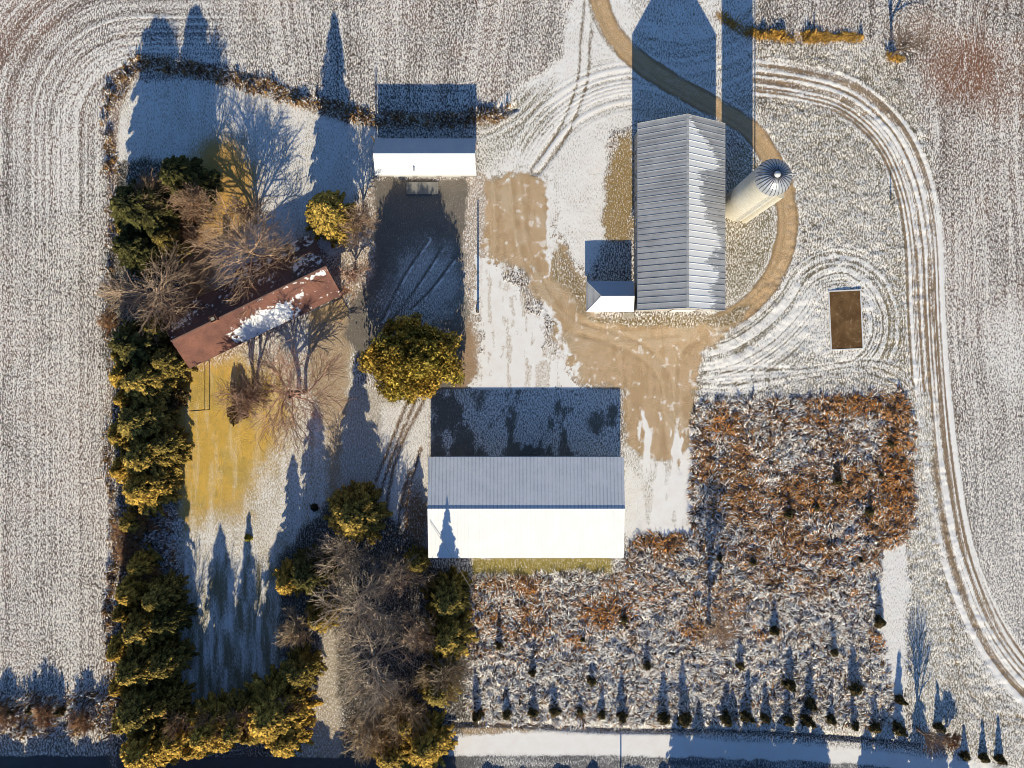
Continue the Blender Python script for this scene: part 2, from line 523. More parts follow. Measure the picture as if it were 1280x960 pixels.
# loops round the brown slab
sx = np.maximum(np.abs(PX - 1050) - 14, 0); sy = np.maximum(np.abs(PY - 408) - 34, 0)
rq = np.hypot(PX - 1049, (PY - 405) * 0.86) - 26 + (n25 - .5) * 5
lp = sstep(6, 14, rq) * sstep(66, 46, rq) * sstep(980, 1010, PX + (400 - PY) * 0.4) * sstep(470, 440, PY)
lpr = (prof(rq, 0.5, 61) - 0.45); put(lp * .7, sp=0.36)
snow += lp * (lpr * 1.5) + lp * 0.06; Z += lp * lpr * 0.04
put(ell(1000, 410, 55, 50, 0.5) * 0.7, (0.30, 0.27, 0.20), 0.66, 0.55)
put(ell(1026, 420, 12, 30, 0.6) * 0.7, sn=0.95)
put(ell(1005, 450, 40, 10, 0.6) * 0.6, (0.2, 0.17, 0.12), 0.35)
for k in range(9):
    y0 = 470 + k * 3.2
    pts = [(866, y0 - 6 + k), (930, y0 - 12 + k * 2), (1010, y0 - 12 - k), (1080, y0 - 22 - 0.5 * k), (1130, y0 - 10 + k), (1160, y0 + 40)]
    d2, t2 = line(pts, 8); e = np.exp(-(d2 / 1.3) ** 2); sgn = 1 if k % 3 != 1 else -1
    snow += e * 0.38 * sgn; Z -= e * 0.05
# curved combing between lane and slab
LANE = [(745, -30), (752, 15), (772, 50), (806, 82), (850, 110), (900, 138), (938, 162), (962, 196), (979, 240), (984, 290), (970, 340), (940, 378), (905, 402), (880, 410)]
dl, tl = line(LANE, 110)
cb = sstep(14, 20, dl * 1.0 if True else dl) * 0
side = np.where(PX > 880, 1, 0) * sstep(330, 370, PY) * sstep(500, 480, PY)
dist = np.abs(dl)
cb = side * sstep(14, 20, dist) * sstep(105, 80, dist) * (PX + (PY - 400) > 905) * sstep(1040, 1000, PX)
cp = prof(dist, 0.46, 71) - 0.5; put(cb, sp=0.36)
snow += cb * (0.10 + cp * 1.3); Z += cb * cp * 0.05

# --- snowy ground between shed and big barn
ns = poly([(598, 150), (640, 118), (700, 70), (722, -40), (800, -40), (860, -40), (945, -40), (945, 150), (910, 150), (795, 150), (760, 168), (755, 300), (737, 346), (710, 314), (697, 288), (692, 225), (600, 222)], 5)
put(ns, (0.30, 0.24, 0.16), 0.86, 0.30); snow += ns * ((n25 - 0.5) * 0.35)
region[ns > 0.5] = 1
put(poly([(598, 150), (640, 118), (690, 100), (690, 160), (640, 190), (600, 215)], 12) * 0.75, (0.22, 0.19, 0.12), 0.55, 0.6)
dA, tA = line([(740, -20), (733, 50), (728, 105), (705, 165), (672, 212)], 40)
for off in (-5, 7):
    e = np.exp(-((dA - off) / 1.9) ** 2); put(e * 0.85, (0.24, 0.18, 0.12), 0.15, 0.35); Z -= e * 0.14
dq = np.hypot(PX - 800, PY - 260)
comb = sstep(625, 660, PX) * sstep(800, 780, PX) * sstep(112, 125, dq) * sstep(200, 170, dq) * sstep(215, 180, PY)
cp = prof(dq, 0.42, 77) - 0.5
snow += comb * cp * 0.9; Z += comb * cp * 0.10
dq2 = np.hypot(PX - 560, PY - 40)
c2 = sstep(596, 610, PX) * sstep(690, 660, PX) * sstep(105, 120, PY) * sstep(178, 165, PY)
cp = prof(dq2, 0.42, 79) - 0.5
snow += c2 * cp * 1.0; Z += c2 * cp * 0.1
# blue-shaded snow north of barn, faint rings
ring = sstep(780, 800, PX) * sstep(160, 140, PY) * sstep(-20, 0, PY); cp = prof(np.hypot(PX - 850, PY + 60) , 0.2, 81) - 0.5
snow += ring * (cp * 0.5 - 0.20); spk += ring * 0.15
dg = poly([(752, 300), (757, 230), (772, 170), (792, 165), (792, 302)], 5)
put(dg, (0.36, 0.24, 0.09), 0.10, 0.4); region[dg > 0.5] = 1
# orange strip and ruts top right
gd, gt = line([(900, 20), (925, 36), (960, 44), (1010, 47), (1075, 47)], 20)
put(sstep(9, 4, np.abs(gd)) * 0.9, (0.36, 0.20, 0.06), 0.12, 0.5)
put(sstep(1060, 1080, PX) * 0 + ell(1085, 60, 60, 9, 0.5) * 0.6, sn=0.85)

# --- lawn north of the house
l1 = poly([(150, 104), (240, 100), (330, 117), (400, 140), (470, 158), (470, 320), (440, 345), (395, 300), (320, 345), (230, 390), (140, 390), (140, 200)], 4)
put(l1, (0.42, 0.34, 0.22), 0.70, 0.30); snow += l1 * ((n25 - 0.5) * 0.25 + (nstr - 0.5) * 0.3 - 0.02)
region[l1 > 0.5] = 1
put(ell(277, 236, 44, 66, 0.4) * 0.95, (0.70, 0.40, 0.11), 0.05, 0.16)
put(ell(240, 330, 30, 70, 0.5), (0.42, 0.24, 0.11), 0.08, 0.3)
put(poly([(440, 250), (475, 225), (475, 400), (430, 420), (415, 340)], 8), (0.36, 0.25, 0.16), 0.32, 0.5)
put(ell(432, 375, 12, 16, 0.4), (0.42, 0.20, 0.11), 0.05, 0.3)
# --- lawn south of the house
l2 = poly([(200, 425), (250, 470), (440, 365), (445, 600), (410, 700), (392, 870), (225, 885), (212, 640)], 5)
put(l2, (0.46, 0.37, 0.22), 0.54, 0.30); snow += l2 * ((n25 - 0.5) * 0.25 + (nstr - 0.5) * 0.45)
region[l2 > 0.5] = 1
gold = poly([(198, 455), (300, 445), (350, 470), (362, 520), (345, 560), (318, 600), (296, 640), (226, 655), (212, 560)], 26, 1.6)
put(gold * 0.97, (0.78, 0.49, 0.10), 0.06, 0.24); put(gold * sstep(0.5, 0.64, n25) * 0.45, (0.52, 0.39, 0.11)); put(gold * sstep(0.54, 0.66, nstr) * 0.4, (0.80, 0.60, 0.27)); put(gold * sstep(0.6, 0.7, n3) * 0.4, (0.45, 0.30, 0.09)); snow += gold * (nstr - 0.48) * 0.6
l3 = poly([(226, 690), (330, 700), (400, 690), (392, 880), (225, 890)], 10)
put(l3 * 0.8, (0.25, 0.22, 0.13), 0.40, 0.2); snow += l3 * (nstr - 0.5) * 1.1  # tree-shadow mass painted into the lower lawn's soil and frost
put(poly([(386, 392), (425, 370), (438, 392), (436, 470), (428, 540), (424, 620), (412, 620), (410, 540), (385, 470)], 5), (0.50, 0.36, 0.22), 0.14, 0.3)

# --- gravel
yard = poly([(598, 222), (660, 214), (690, 228), (693, 290), (708, 318), (735, 350), (737, 394), (800, 404), (900, 398), (908, 415), (874, 450), (868, 500), (866, 560), (866, 600),
             (840, 585), (800, 590), (785, 570), (778, 490), (735, 486), (700, 455), (690, 400), (668, 372), (655, 335), (600, 330)], 5, 1.5)
lane = sstep(13.5, 10.0, np.abs(dl + wx * 0.35) - (n25 - .5) * 8)
grav = np.maximum(yard, lane)
lanecol = (0.66, 0.45, 0.25)
put(np.maximum(sstep(20, 12, np.abs(dl)) * (1 - lane) * np.where(PX > 720, 1, 0), 0) * 0.85, (0.36, 0.28, 0.19), 0.9, 0.3)   # snowy verge
put(lane, lanecol, 0.0, 0.10); put(lane * sstep(0.5, 0.62, n8) * 0.4, (0.54, 0.35, 0.18)); put(lane * sstep(0.6, 0.68, n3) * 0.35, (0.8, 0.62, 0.42))
e = np.exp(-((np.abs(dl) - 12) / 2.2) ** 2); put(e * 0.6, (0.24, 0.15, 0.07), 0.0)
put(np.exp(-((dl - 4) / 2.0) ** 2) * lane * 0.35, (0.34, 0.24, 0.13))
put(yard, (0.66, 0.465, 0.28), 0.0, 0.14); snow += yard * sstep(0.66, 0.76, n8) * 0.5
put(yard * sstep(0.52, 0.66, n8) * 0.4, (0.60, 0.46, 0.32)); put(yard * sstep(0.58, 0.7, n3) * 0.45, (0.50, 0.34, 0.19)); put(yard * sstep(0.5, 0.62, nstr) * 0.5, (0.50, 0.33, 0.17)); put(yard * sstep(0.55, 0.66, n25) * 0.5, (0.68, 0.54, 0.38))
region[grav > 0.5] = 2
edge_ = np.clip(1 - np.abs(poly([(598, 222), (660, 214), (690, 228), (693, 290), (708, 318), (735, 350), (737, 394), (800, 404), (900, 398), (908, 415), (874, 450), (868, 500), (866, 600), (785, 570), (778, 490), (735, 486), (690, 400), (655, 335), (600, 330)], 16, 1.5) * 2 - 1), 0, 1)
put(edge_ * sstep(0.52, 0.60, fbm(PX, PY * .7, 7, 83, 4)) * np.where(PX < 730, 1, .55), sn=0.95, sp=0.15)
put(edge_ * sstep(0.55, 0.62, fbm(PX, PY * .7, 9, 85, 4)) * 0.7, (0.30, 0.22, 0.11), 0.1, 0.4)
# dirt strip along the south side of the barn
put(poly([(728, 388), (742, 398), (800, 396), (905, 392), (945, 378), (930, 400), (900, 408), (800, 408), (740, 404), (716, 380)], 4), (0.25, 0.17, 0.06), 0.15, 0.6)
put(poly([(692, 300), (712, 330), (733, 352), (733, 392), (712, 372), (690, 340)], 5), (0.30, 0.21, 0.09), 0.15, 0.5)
put(poly([(684, 225), (694, 225), (694, 340), (684, 345)], 3) * sstep(0.4, 0.55, nstr), sn=0.9, sp=0.3)
# west yard (behind the shed) and its frost
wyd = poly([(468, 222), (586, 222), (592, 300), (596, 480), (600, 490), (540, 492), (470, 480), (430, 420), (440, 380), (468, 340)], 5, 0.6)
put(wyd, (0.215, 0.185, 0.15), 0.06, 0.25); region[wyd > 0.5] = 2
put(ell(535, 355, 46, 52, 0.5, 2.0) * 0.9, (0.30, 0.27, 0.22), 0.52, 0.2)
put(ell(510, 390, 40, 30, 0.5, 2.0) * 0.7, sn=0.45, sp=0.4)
for pts in ([(478, 400), (505, 345), (535, 300)], [(490, 400), (520, 360), (552, 310)], [(515, 385), (540, 360), (570, 320)]):
    d2, t2 = line(pts, 8); e = np.exp(-(d2 / 1.6) ** 2); put(e * 0.8, (0.18, 0.15, 0.12), 0.05); Z -= e * 0.05
    e = np.exp(-((d2 - 3) / 1.2) ** 2); snow += e * 0.5 * sstep(0.4, 0.6, n8)
put(poly([(586, 222), (604, 222), (606, 330), (600, 400), (600, 480), (588, 490), (584, 400), (580, 300)], 3), (0.46, 0.34, 0.24), 0.36, 0.5)
# snow patch south-west of the yard
sp_ = poly([(598, 326), (630, 330), (650, 375), (676, 400), (690, 440), (732, 490), (588, 492), (597, 420)], 22, 1.0)
fe = fbm(PX * 1.0, PY * 0.5, 13, 63, 5, 0.62) - 0.5; fe2 = fbm(PX * 0.8 + PY * 0.35, PY * 0.8 - PX * .3, 5, 64, 4, 0.6) - 0.5
spm = sstep(0.36, 0.56, sp_ + (fe * 1.9 + fe2 * 1.1) * np.clip(1.4 - sp_, 0.3, 1)) * sstep(0.01, 0.15, sp_)
put(spm, (0.42, 0.32, 0.21), 0.98, 0.14)
put(poly([(598, 318), (640, 325), (668, 375), (700, 440), (745, 490), (588, 492), (597, 420)], 16, 1.5) * sstep(0.52, 0.60, nstr + fe2 * .5) * 0.6, (0.55, 0.42, 0.27), 0.25, 0.3)
for pts in ([(640, 225), (648, 290), (668, 360), (705, 410), (760, 425), (850, 420)], [(652, 225), (660, 290), (680, 352), (716, 398), (770, 412), (870, 405)], [(850, 590), (842, 520), (836, 470), (800, 430), (730, 405)],
            [(836, 590), (828, 520), (822, 475), (790, 442), (725, 418)], [(620, 225), (622, 300), (615, 380)], [(880, 420), (850, 450), (846, 520), (852, 590)], [(700, 250), (702, 330), (722, 380)]):
    d2, t2 = line(pts, 12, warp=.15); e = np.exp(-(d2 / 3.0) ** 2) * (0.35 + 0.65 * n25); put(e * 0.5 * (region == 2), (0.44, 0.29, 0.15)); Z -= e * 0.05
    e = np.exp(-((d2 - 4) / 2.0) ** 2); put(e * 0.35 * (region == 2), (0.78, 0.60, 0.40))
put(poly([(582, 400), (592, 420), (598, 470), (580, 492), (560, 495), (575, 460)], 5), (0.45, 0.30, 0.18), 0.08, 0.25)
# ground in the long barn's shadow
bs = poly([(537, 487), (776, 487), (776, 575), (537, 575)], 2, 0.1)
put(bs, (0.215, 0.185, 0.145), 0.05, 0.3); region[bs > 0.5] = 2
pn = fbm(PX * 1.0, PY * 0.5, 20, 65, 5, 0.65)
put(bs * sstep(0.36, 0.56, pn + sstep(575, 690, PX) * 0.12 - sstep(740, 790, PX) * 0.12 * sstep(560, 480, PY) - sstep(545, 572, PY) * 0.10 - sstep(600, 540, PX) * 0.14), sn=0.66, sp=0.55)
# snow and dirt east of the long barn
be = poly([(782, 560), (868, 590), (868, 668), (800, 672), (782, 700)], 4)
put(be, (0.42, 0.36, 0.26), 0.62, 0.35)
pe = fbm(PX * 1.4, PY * 0.35, 16, 67, 4)
put(poly([(778, 500), (868, 545), (868, 668), (782, 672)], 8, 1.5) * sstep(0.5, 0.62, pe + sstep(540, 640, PY) * 0.16), sn=0.95, sp=0.2)
put(poly([(858, 560), (872, 560), (872, 668), (856, 668)], 3) * 0.9, sn=0.95, sp=0.2)
put(poly([(782, 580), (802, 600), (805, 670), (782, 680)], 4) * 0.8, (0.5, 0.44, 0.34), 0.75, 0.25)
# --- drive west of the long barn, down to the road
dv = poly([(440, 480), (538, 490), (536, 700), (520, 745), (430, 880), (425, 965), (372, 965), (395, 860), (410, 700), (425, 600)], 5)
put(dv, (0.36, 0.28, 0.18), 0.44, 0.2); region[dv > 0.5] = 5
dr, tr = line([(455, 470), (462, 560), (450, 680), (412, 800), (400, 960)], 60)
put(poly([(478, 505), (536, 500), (534, 640), (520, 700), (470, 660), (478, 560)], 6), (0.34, 0.26, 0.18), 0.64, 0.22)
for pts in ([(530, 500), (500, 560), (485, 620), (478, 700)], [(520, 500), (494, 560), (474, 620)], [(512, 590), (500, 640), (496, 720)], [(526, 560), (510, 620), (506, 690)], [(508, 505), (490, 550), (470, 600)]):
    d2, t2 = line(pts, 10); e = np.exp(-(d2 / 2.4) ** 2); put(e * 0.85, (0.19, 0.115, 0.07), 0.1, 0.3); Z -= e * 0.12
put(ell(520, 655, 16, 45, 0.5) * 0.9, (0.34, 0.17, 0.06), 0.10, 0.4)
put(poly([(386, 905), (424, 905), (424, 965), (374, 965)], 6), (0.52, 0.42, 0.30), 0.25, 0.3)
# --- grassy strip behind long barn
put(poly([(586, 696), (768, 696), (762, 716), (592, 720)], 3), (0.30, 0.235, 0.05), 0.06, 0.4)
# --- woods floor
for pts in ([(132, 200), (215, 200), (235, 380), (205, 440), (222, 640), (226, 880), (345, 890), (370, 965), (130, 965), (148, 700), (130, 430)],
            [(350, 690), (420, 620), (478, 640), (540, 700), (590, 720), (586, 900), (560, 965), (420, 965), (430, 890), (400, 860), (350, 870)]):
    wd = poly(pts, 6); put(wd * 0.92, (0.06, 0.046, 0.028), 0.16, 0.34); region[(wd > 0.5) & (region != 5)] = 1  # dark leaf litter, with the trees' near-black shadow added to its colour
put(poly([(150, 690), (150, 640), (214, 630), (228, 650), (226, 720), (205, 730)], 6), (0.22, 0.15, 0.1), 0.45, 0.6)
put(poly([(402, 800), (412, 740), (420, 800), (424, 965), (376, 965)], 5), (0.46, 0.36, 0.24), 0.25, 0.45)
# --- meadow
mead = poly([(866, 508), (1125, 490), (1142, 520), (1142, 665), (1104, 690), (1096, 760), (1118, 905), (600, 905), (586, 880), (590, 722), (765, 717), (800, 668), (866, 668)], 3, 0.6)
put(mead, (0.06, 0.034, 0.022), 0.12, 0.6); snow += mead * ((n25 - 0.5) * 0.6 + sstep(600, 900, PY) * 0.30)
region[mead > 0.5] = 3
Z += mead * (n8 - 0.5) * 0.5
put(poly([(1102, 690), (1136, 676), (1134, 800), (1130, 900), (1110, 900), (1096, 760)], 4), (0.3, 0.26, 0.18), 0.84, 0.35)
put(poly([(1136, 490), (1160, 490), (1172, 620), (1185, 740), (1180, 900), (1140, 900), (1140, 700)], 4) * 0.8, (0.31, 0.26, 0.17), 0.52, 0.5)
put(poly([(600, 895), (1130, 900), (1130, 920), (600, 915)], 4) * 0.7, (0.30, 0.24, 0.16), 0.66, 0.4)
# --- bottom-left verge
put(poly([(-200, 878), (140, 878), (140, 946), (-200, 946)], 5), (0.16, 0.12, 0.08), 0.35, 0.7)
# --- roadside
dd, td = line([(560, 905), (640, 905), (760, 912), (900, 914), (1060, 922), (1150, 932)], 30)
e = np.exp(-(dd / 3.2) ** 2); put(e * 0.9, (0.085, 0.065, 0.05), 0.12, 0.5); Z -= e * 0.55
put(poly([(560, 918), (700, 912), (900, 920), (1070, 930), (1300, 958), (1300, 1010), (560, 1010)], 3, 0.4), (0.25, 0.22, 0.18), 0.6, 0.35)
put(poly([(565, 905), (600, 905), (700, 912), (580, 920)], 4), (0.42, 0.27, 0.12), 0.25, 0.4)
road = poly([(-200, 945), (140, 945), (320, 947), (560, 946), (720, 945), (900, 948), (1060, 955), (1160, 966), (1300, 985), (1500, 1010), (1500, 1055), (1160, 1008), (560, 987), (-200, 986)], 1.5, 0.3)
put(road, (0.13, 0.125, 0.12), 0.02, 0.12); region[road > 0.5] = 4
put(road * sstep(520, 640, PX) * 0.9, (0.14, 0.14, 0.145), 0.34, 0.3); snow += road * sstep(520, 640, PX) * (nhor - 0.5) * 0.5
put(poly([(572, 922), (640, 917), (800, 919), (850, 921), (1070, 937), (1240, 956), (1240, 972), (1060, 953), (900, 946), (720, 943), (570, 944)], 3, 0.5), (0.4, 0.37, 0.33), 0.96, 0.14)
# --- ditch with dry grass north of the yard
DITCH = [(148, 118), (168, 84), (210, 82), (262, 92), (320, 106), (370, 122), (420, 138), (470, 148), (560, 150), (610, 145), (640, 140)]
d4, t4 = line(DITCH, 40)
e = sstep(14, 6, np.abs(d4)) * sstep(640, 600, PX); put(e * 0.9, (0.24, 0.135, 0.06), 0.15, 0.6); Z -= np.exp(-((d4 + 4) / 5) ** 2) * 0.45
d5, t5 = line([(150, 110), (142, 160), (140, 230), (138, 300)], 30)
e = sstep(9, 3, np.abs(d5)); put(e * 0.9, (0.24, 0.14, 0.09), 0.2, 0.6)
put(np.exp(-((PX - (140 + 8 * np.sin(PY * 0.02))) / 6) ** 2) * sstep(400, 440, PY) * 0.7, (0.26, 0.16, 0.09), 0.2, 0.6)

snow = np.clip(snow, -0.2, 1.15); spk = np.clip(spk, 0.03, 1) ** 1.5 * 1.04
Z += (n3 - 0.5) * 0.22 * spk + (n8 - 0.5) * 0.12 * spk
Z = np.where(region == 4, Z * 0.1 + 0.03, Z)
soil = np.clip(soil * (0.86 + 0.28 * n8[..., None]), 0.01, 0.9)

ny, nx = shape
ii = np.arange(ny * nx).reshape(ny, nx)
quads = np.stack([ii[:-1, :-1], ii[:-1, 1:], ii[1:, 1:], ii[1:, :-1]], -1).reshape(-1, 4)
fr = region[:-1, :-1].ravel()
allV = np.stack([XX, YY, Z], -1).reshape(-1, 3)
allC = soil.reshape(-1, 3); allS = snow.ravel(); allK = spk.ravel()
names = {0: 'field', 1: 'lawn', 2: 'gravel_yard', 3: 'meadow', 4: 'road', 5: 'driveway'}
for rid, nm in names.items():
    qf = quads[fr == rid]
    used, inv = np.unique(qf, return_inverse=True)
    me = make_mesh(nm, allV[used], [inv.reshape(-1, 4)], allC[used], {'snow': allS[used], 'speckle': allK[used]}, smooth=True)
    tag(link(nm, me, M['ground']), kind='structure')
# surrounding land out to the horizon
R = 2500.0
x0, x1, y0, y1 = xs[0], xs[-1], ys[0], ys[-1]
oV = [(-R, -R, 0), (R, -R, 0), (R, R, 0), (-R, R, 0), (x0, y0, 0), (x1, y0, 0), (x1, y1, 0), (x0, y1, 0)]
me = make_mesh('surrounding_land', oV, [[(0, 1, 5, 4), (1, 2, 6, 5), (2, 3, 7, 6), (3, 0, 4, 7)]], np.tile((0.22, 0.17, 0.12), (8, 1)),
               {'snow': np.full(8, 0.55), 'speckle': np.full(8, 0.85)})
tag(link('surrounding_land', me, M['ground']), kind='structure')

# ------------------------------------------------------------------ grasses (stuff)
def blades(pts, length, width, ang, rise, cols, curl=0.5):
    """arching blades: pts (n,2); one quad and one tip triangle each"""
    n = len(pts)
    dx, dy = np.cos(ang), np.sin(ang)
    a2 = ang + curl * (rng.random(n) - 0.5) * 2
    ex, ey = np.cos(a2), np.sin(a2)
    px_, py_ = -dy * width / 2, dx * width / 2
    p0 = np.stack([pts[:, 0], pts[:, 1], np.full(n, -0.05)], -1)
    p1 = p0 + np.stack([dx * length * .45, dy * length * .45, rise], -1)
    p2 = p1 + np.stack([ex * length * .55, ey * length * .55, -rise * (0.15 + 0.5 * rng.random(n))], -1)
    off = np.stack([px_, py_, np.zeros(n)], -1)
    V = np.stack([p0 - off * .6, p0 + off * .6, p1 + off, p1 - off, p2], 1).reshape(-1, 3)
    b = np.arange(n)[:, None] * 5
    return V, b + np.array([[0, 1, 2, 3]]), b + np.array([[3, 2, 4]]), np.repeat(cols, 5, 0)


def at_mask(mask, n):
    """n random ground points weighted by a grid mask"""
    w_ = mask.ravel().astype(np.float64); w_ /= w_.sum()
    k = rng.choice(len(w_), n, p=w_)
    pt = np.stack([XX.ravel()[k], YY.ravel()[k]], -1) + (rng.random((n, 2)) - .5) * STEP * 1.4
    return pt, k


def grass(name, label, mask, n, length, width, rise, colfn, flow=40.0, spread=0.7, cat='grass'):
    pt, k = at_mask(mask, n)
    px_ = PX.ravel()[k]; py_ = PY.ravel()[k]
    ang = (fbm(px_, py_, flow, 91, 3) - 0.5) * 16 + (rng.random(n) - .5) * 2 * spread
    L = length * (0.55 + 0.9 * rng.random(n)); Wd = width * (0.6 + 0.8 * rng.random(n))
    c = colfn(px_, py_, n)
    V, q4, q3, cc = blades(pt, L, Wd, ang, rise * (0.3 + 0.8 * rng.random(n)) * (0.45 + 1.5 * sstep(0.35, 0.7, fbm(px_, py_, 9, 97, 3))), c)
    me = make_mesh(name, V, [q4, q3], cc)
    return tag(link(name, me, M['grass']), label, cat, kind='stuff')


orange_spots = [(1118, 590, 22, 100), (1075, 505, 60, 14), (1028, 525, 22, 9), (884, 587, 12, 10), (905, 530, 22, 20), (1000, 625, 60, 30), (1060, 610, 40, 30), (935, 690, 40, 16),
                (1086, 652, 14, 10), (760, 765, 40, 24), (722, 802, 16, 14), (862, 788, 22, 12), (948, 792, 12, 10), (1068, 746, 12, 8), (1093, 802, 10, 12), (820, 676, 45, 12),
                (930, 610, 50, 60), (900, 760, 40, 30), (1000, 690, 90, 40), (640, 735, 50, 14), (1105, 640, 30, 40), (800, 745, 40, 30), (640, 780, 60, 40)]


def meadow_cols(px_, py_, n):
    o = np.zeros(n)
    for k, (cx, cy, rx, ry) in enumerate(orange_spots):
        st = (1.0 if k in (0, 1) else 0.48 if k in (5, 6, 7) else 0.8) if k < 16 else 0.34
        o = np.maximum(o, st * np.clip(1.3 - np.hypot((px_ - cx) / rx, (py_ - cy) / ry), 0, 1))
    patch = fbm(px_, py_, 22, 95, 4)
    wt = np.clip(0.70 + (patch - 0.5) * 1.5 + np.clip((py_ - 660) / 420, -0.12, 0.42) - o * 0.95, 0.08, 0.93)
    r = rng.random(n)
    c = np.where((r < wt)[:, None], (0.98, 0.94, 0.88), (0.46, 0.24, 0.10))
    org = rng.random(n) < o * 0.65
    c = np.where(org[:, None], (0.70, 0.30, 0.08), c)
    dk = rng.random(n) < 0.15
    tn = rng.random(n) < 0.16; c = np.where(tn[:, None], (0.60, 0.46, 0.32), c)
    c = np.where(dk[:, None], (0.09, 0.05, 0.03), c)
    return c * (0.7 + 0.45 * rng.random(n))[:, None]


cover = mead
grass('tall_meadow_grass', 'frosted white and rust orange tall weeds swirling over the meadow', cover, 105000, 1.1, 0.15, 0.30, meadow_cols, 15, 0.42)


def ditch_cols(px_, py_, n):
    base = np.where((rng.random(n) < 0.55)[:, None], (0.40, 0.23, 0.09), (0.15, 0.085, 0.05))
    return np.where((rng.random(n) < 0.28)[:, None], (0.8, 0.76, 0.72), base) * (0.6 + 0.6 * rng.random(n))[:, None]


grass('ditch_grass', 'dry orange brown grass filling the curved ditch behind the shed', sstep(11, 5, np.abs(d4)) * sstep(645, 600, PX) * (0.08 + sstep(0.42, 0.58, n8)), 4600, 0.8, 0.16, 0.45, ditch_cols, 30, 1.2)


def orange_cols(px_, py_, n):
    return np.array((0.52, 0.30, 0.07)) * (0.55 + 0.7 * rng.random(n))[:, None]


grass('verge_grass', 'bright orange dry grass strip beside the lane at the top edge', sstep(6, 2.5, np.abs(gd)) * sstep(900, 925, PX) * sstep(0.36, 0.44, fbm(PX, PY, 18, 99, 2)), 1500, 0.8, 0.16, 0.55, orange_cols, 30, 1.2)
hedge_m = np.exp(-((PX - (140 + 5 * np.sin(PY * 0.03))) / 5) ** 2) * sstep(90, 120, PY) * sstep(900, 880, PY) * np.where((PY > 220) & (PY < 640), 0.3, 1.0)
hedge_m = np.maximum(hedge_m, poly([(150, 640), (170, 630), (185, 720), (160, 740)], 5) * 0.9)
grass('field_edge_weeds', 'reddish brown weeds along the edge of the left field', hedge_m * (0.1 + sstep(0.42, 0.6, n8)), 3600, 0.9, 0.16, 0.5, ditch_cols, 30, 1.4, 'weeds')
lm = np.maximum(poly([(-60, 872), (140, 868), (140, 915), (-60, 915)], 6) * (0.25 + sstep(0.45, 0.6, n25)), poly([(150, 690), (160, 640), (215, 640), (225, 720)], 5) * 0.4)


def verge_cols(px_, py_, n):
    b_ = ditch_cols(px_, py_, n)
    return np.where((rng.random(n) < 0.35)[:, None], (0.72, 0.72, 0.74), b_)


grass('roadside_brush', 'snow dusted brown brush between the left field and the road', lm, 6000, 1.0, 0.18, 0.7, verge_cols, 30, 1.4, 'brush')
grass('trackside_weeds', 'low brown weeds at the tree foot in the top right corner', ell(1118, 73, 9, 5, 0.5) , 260, 0.7, 0.15, 0.5, orange_cols, 30, 2.0, 'weeds')

# ------------------------------------------------------------------ trees
def quads_at(C, A, B, cols):
    """one quad per row: centre C, half axes A and B"""
    n = len(C)
    V = np.stack([C - A - B, C + A - B, C + A + B, C - A + B], 1).reshape(-1, 3)
    return V, np.arange(n * 4).reshape(n, 4), np.repeat(cols, 4, 0)


def unit(v):
    return v / (np.linalg.norm(v, axis=-1, keepdims=True) + 1e-9)


def conifer_mesh(h, r, seed, dens=1.0, dark=(0.035, 0.042, 0.014), tip=(0.20, 0.155, 0.032), rag=0.35, z0=0.06, power=0.75, size=0.34):
    g = np.random.default_rng(seed)
    nb = int(150 * dens * max(h / 10, .4))
    C, A, B, K = [], [], [], []
    for i in range(nb):
        q = g.random() ** 1.25
        zb = h * (z0 + (0.985 - z0) * q)
        a = i * 2.39996 + g.normal(0, .25)
        L = r * ((1 - q) ** power) * (1 - rag + rag * 1.4 * g.random()) + 0.12
        m_ = max(5, int(L / (size * .12)))
        t = g.random(m_) ** .6
        lat = (g.random(m_) - .5) * (0.34 * L * (1.05 - t) + .22) * 1.2
        droop = L * (0.34 * t ** 2 - 0.16 * t)
        ca, sa = math.cos(a), math.sin(a)
        x = ca * L * t - sa * lat; y = sa * L * t + ca * lat
        z = zb - droop - np.abs(lat) * .25 + g.normal(0, .1, m_)
        c = np.stack([x, y, np.maximum(z, .1)], -1)
        sd = np.sign(lat) * .6
        d = np.stack([ca - sa * sd + g.normal(0, .3, m_), sa + ca * sd + g.normal(0, .3, m_), -.15 - .5 * t + g.normal(0, .25, m_)], -1)
        d = unit(d)
        s = unit(np.cross(d, np.stack([g.normal(0, .5, m_), g.normal(0, .5, m_), np.ones(m_)], -1)))
        sz = size * (0.6 + .9 * g.random(m_))
        C.append(c); A.append(d * (sz * .75)[:, None]); B.append(s * (sz * .28)[:, None])
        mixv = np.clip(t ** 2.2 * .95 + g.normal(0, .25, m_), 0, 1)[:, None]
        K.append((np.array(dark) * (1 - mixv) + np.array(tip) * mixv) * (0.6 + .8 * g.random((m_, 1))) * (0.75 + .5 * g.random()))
    V, F, K = quads_at(np.concatenate(C), np.concatenate(A), np.concatenate(B), np.concatenate(K))
    return V, F, K


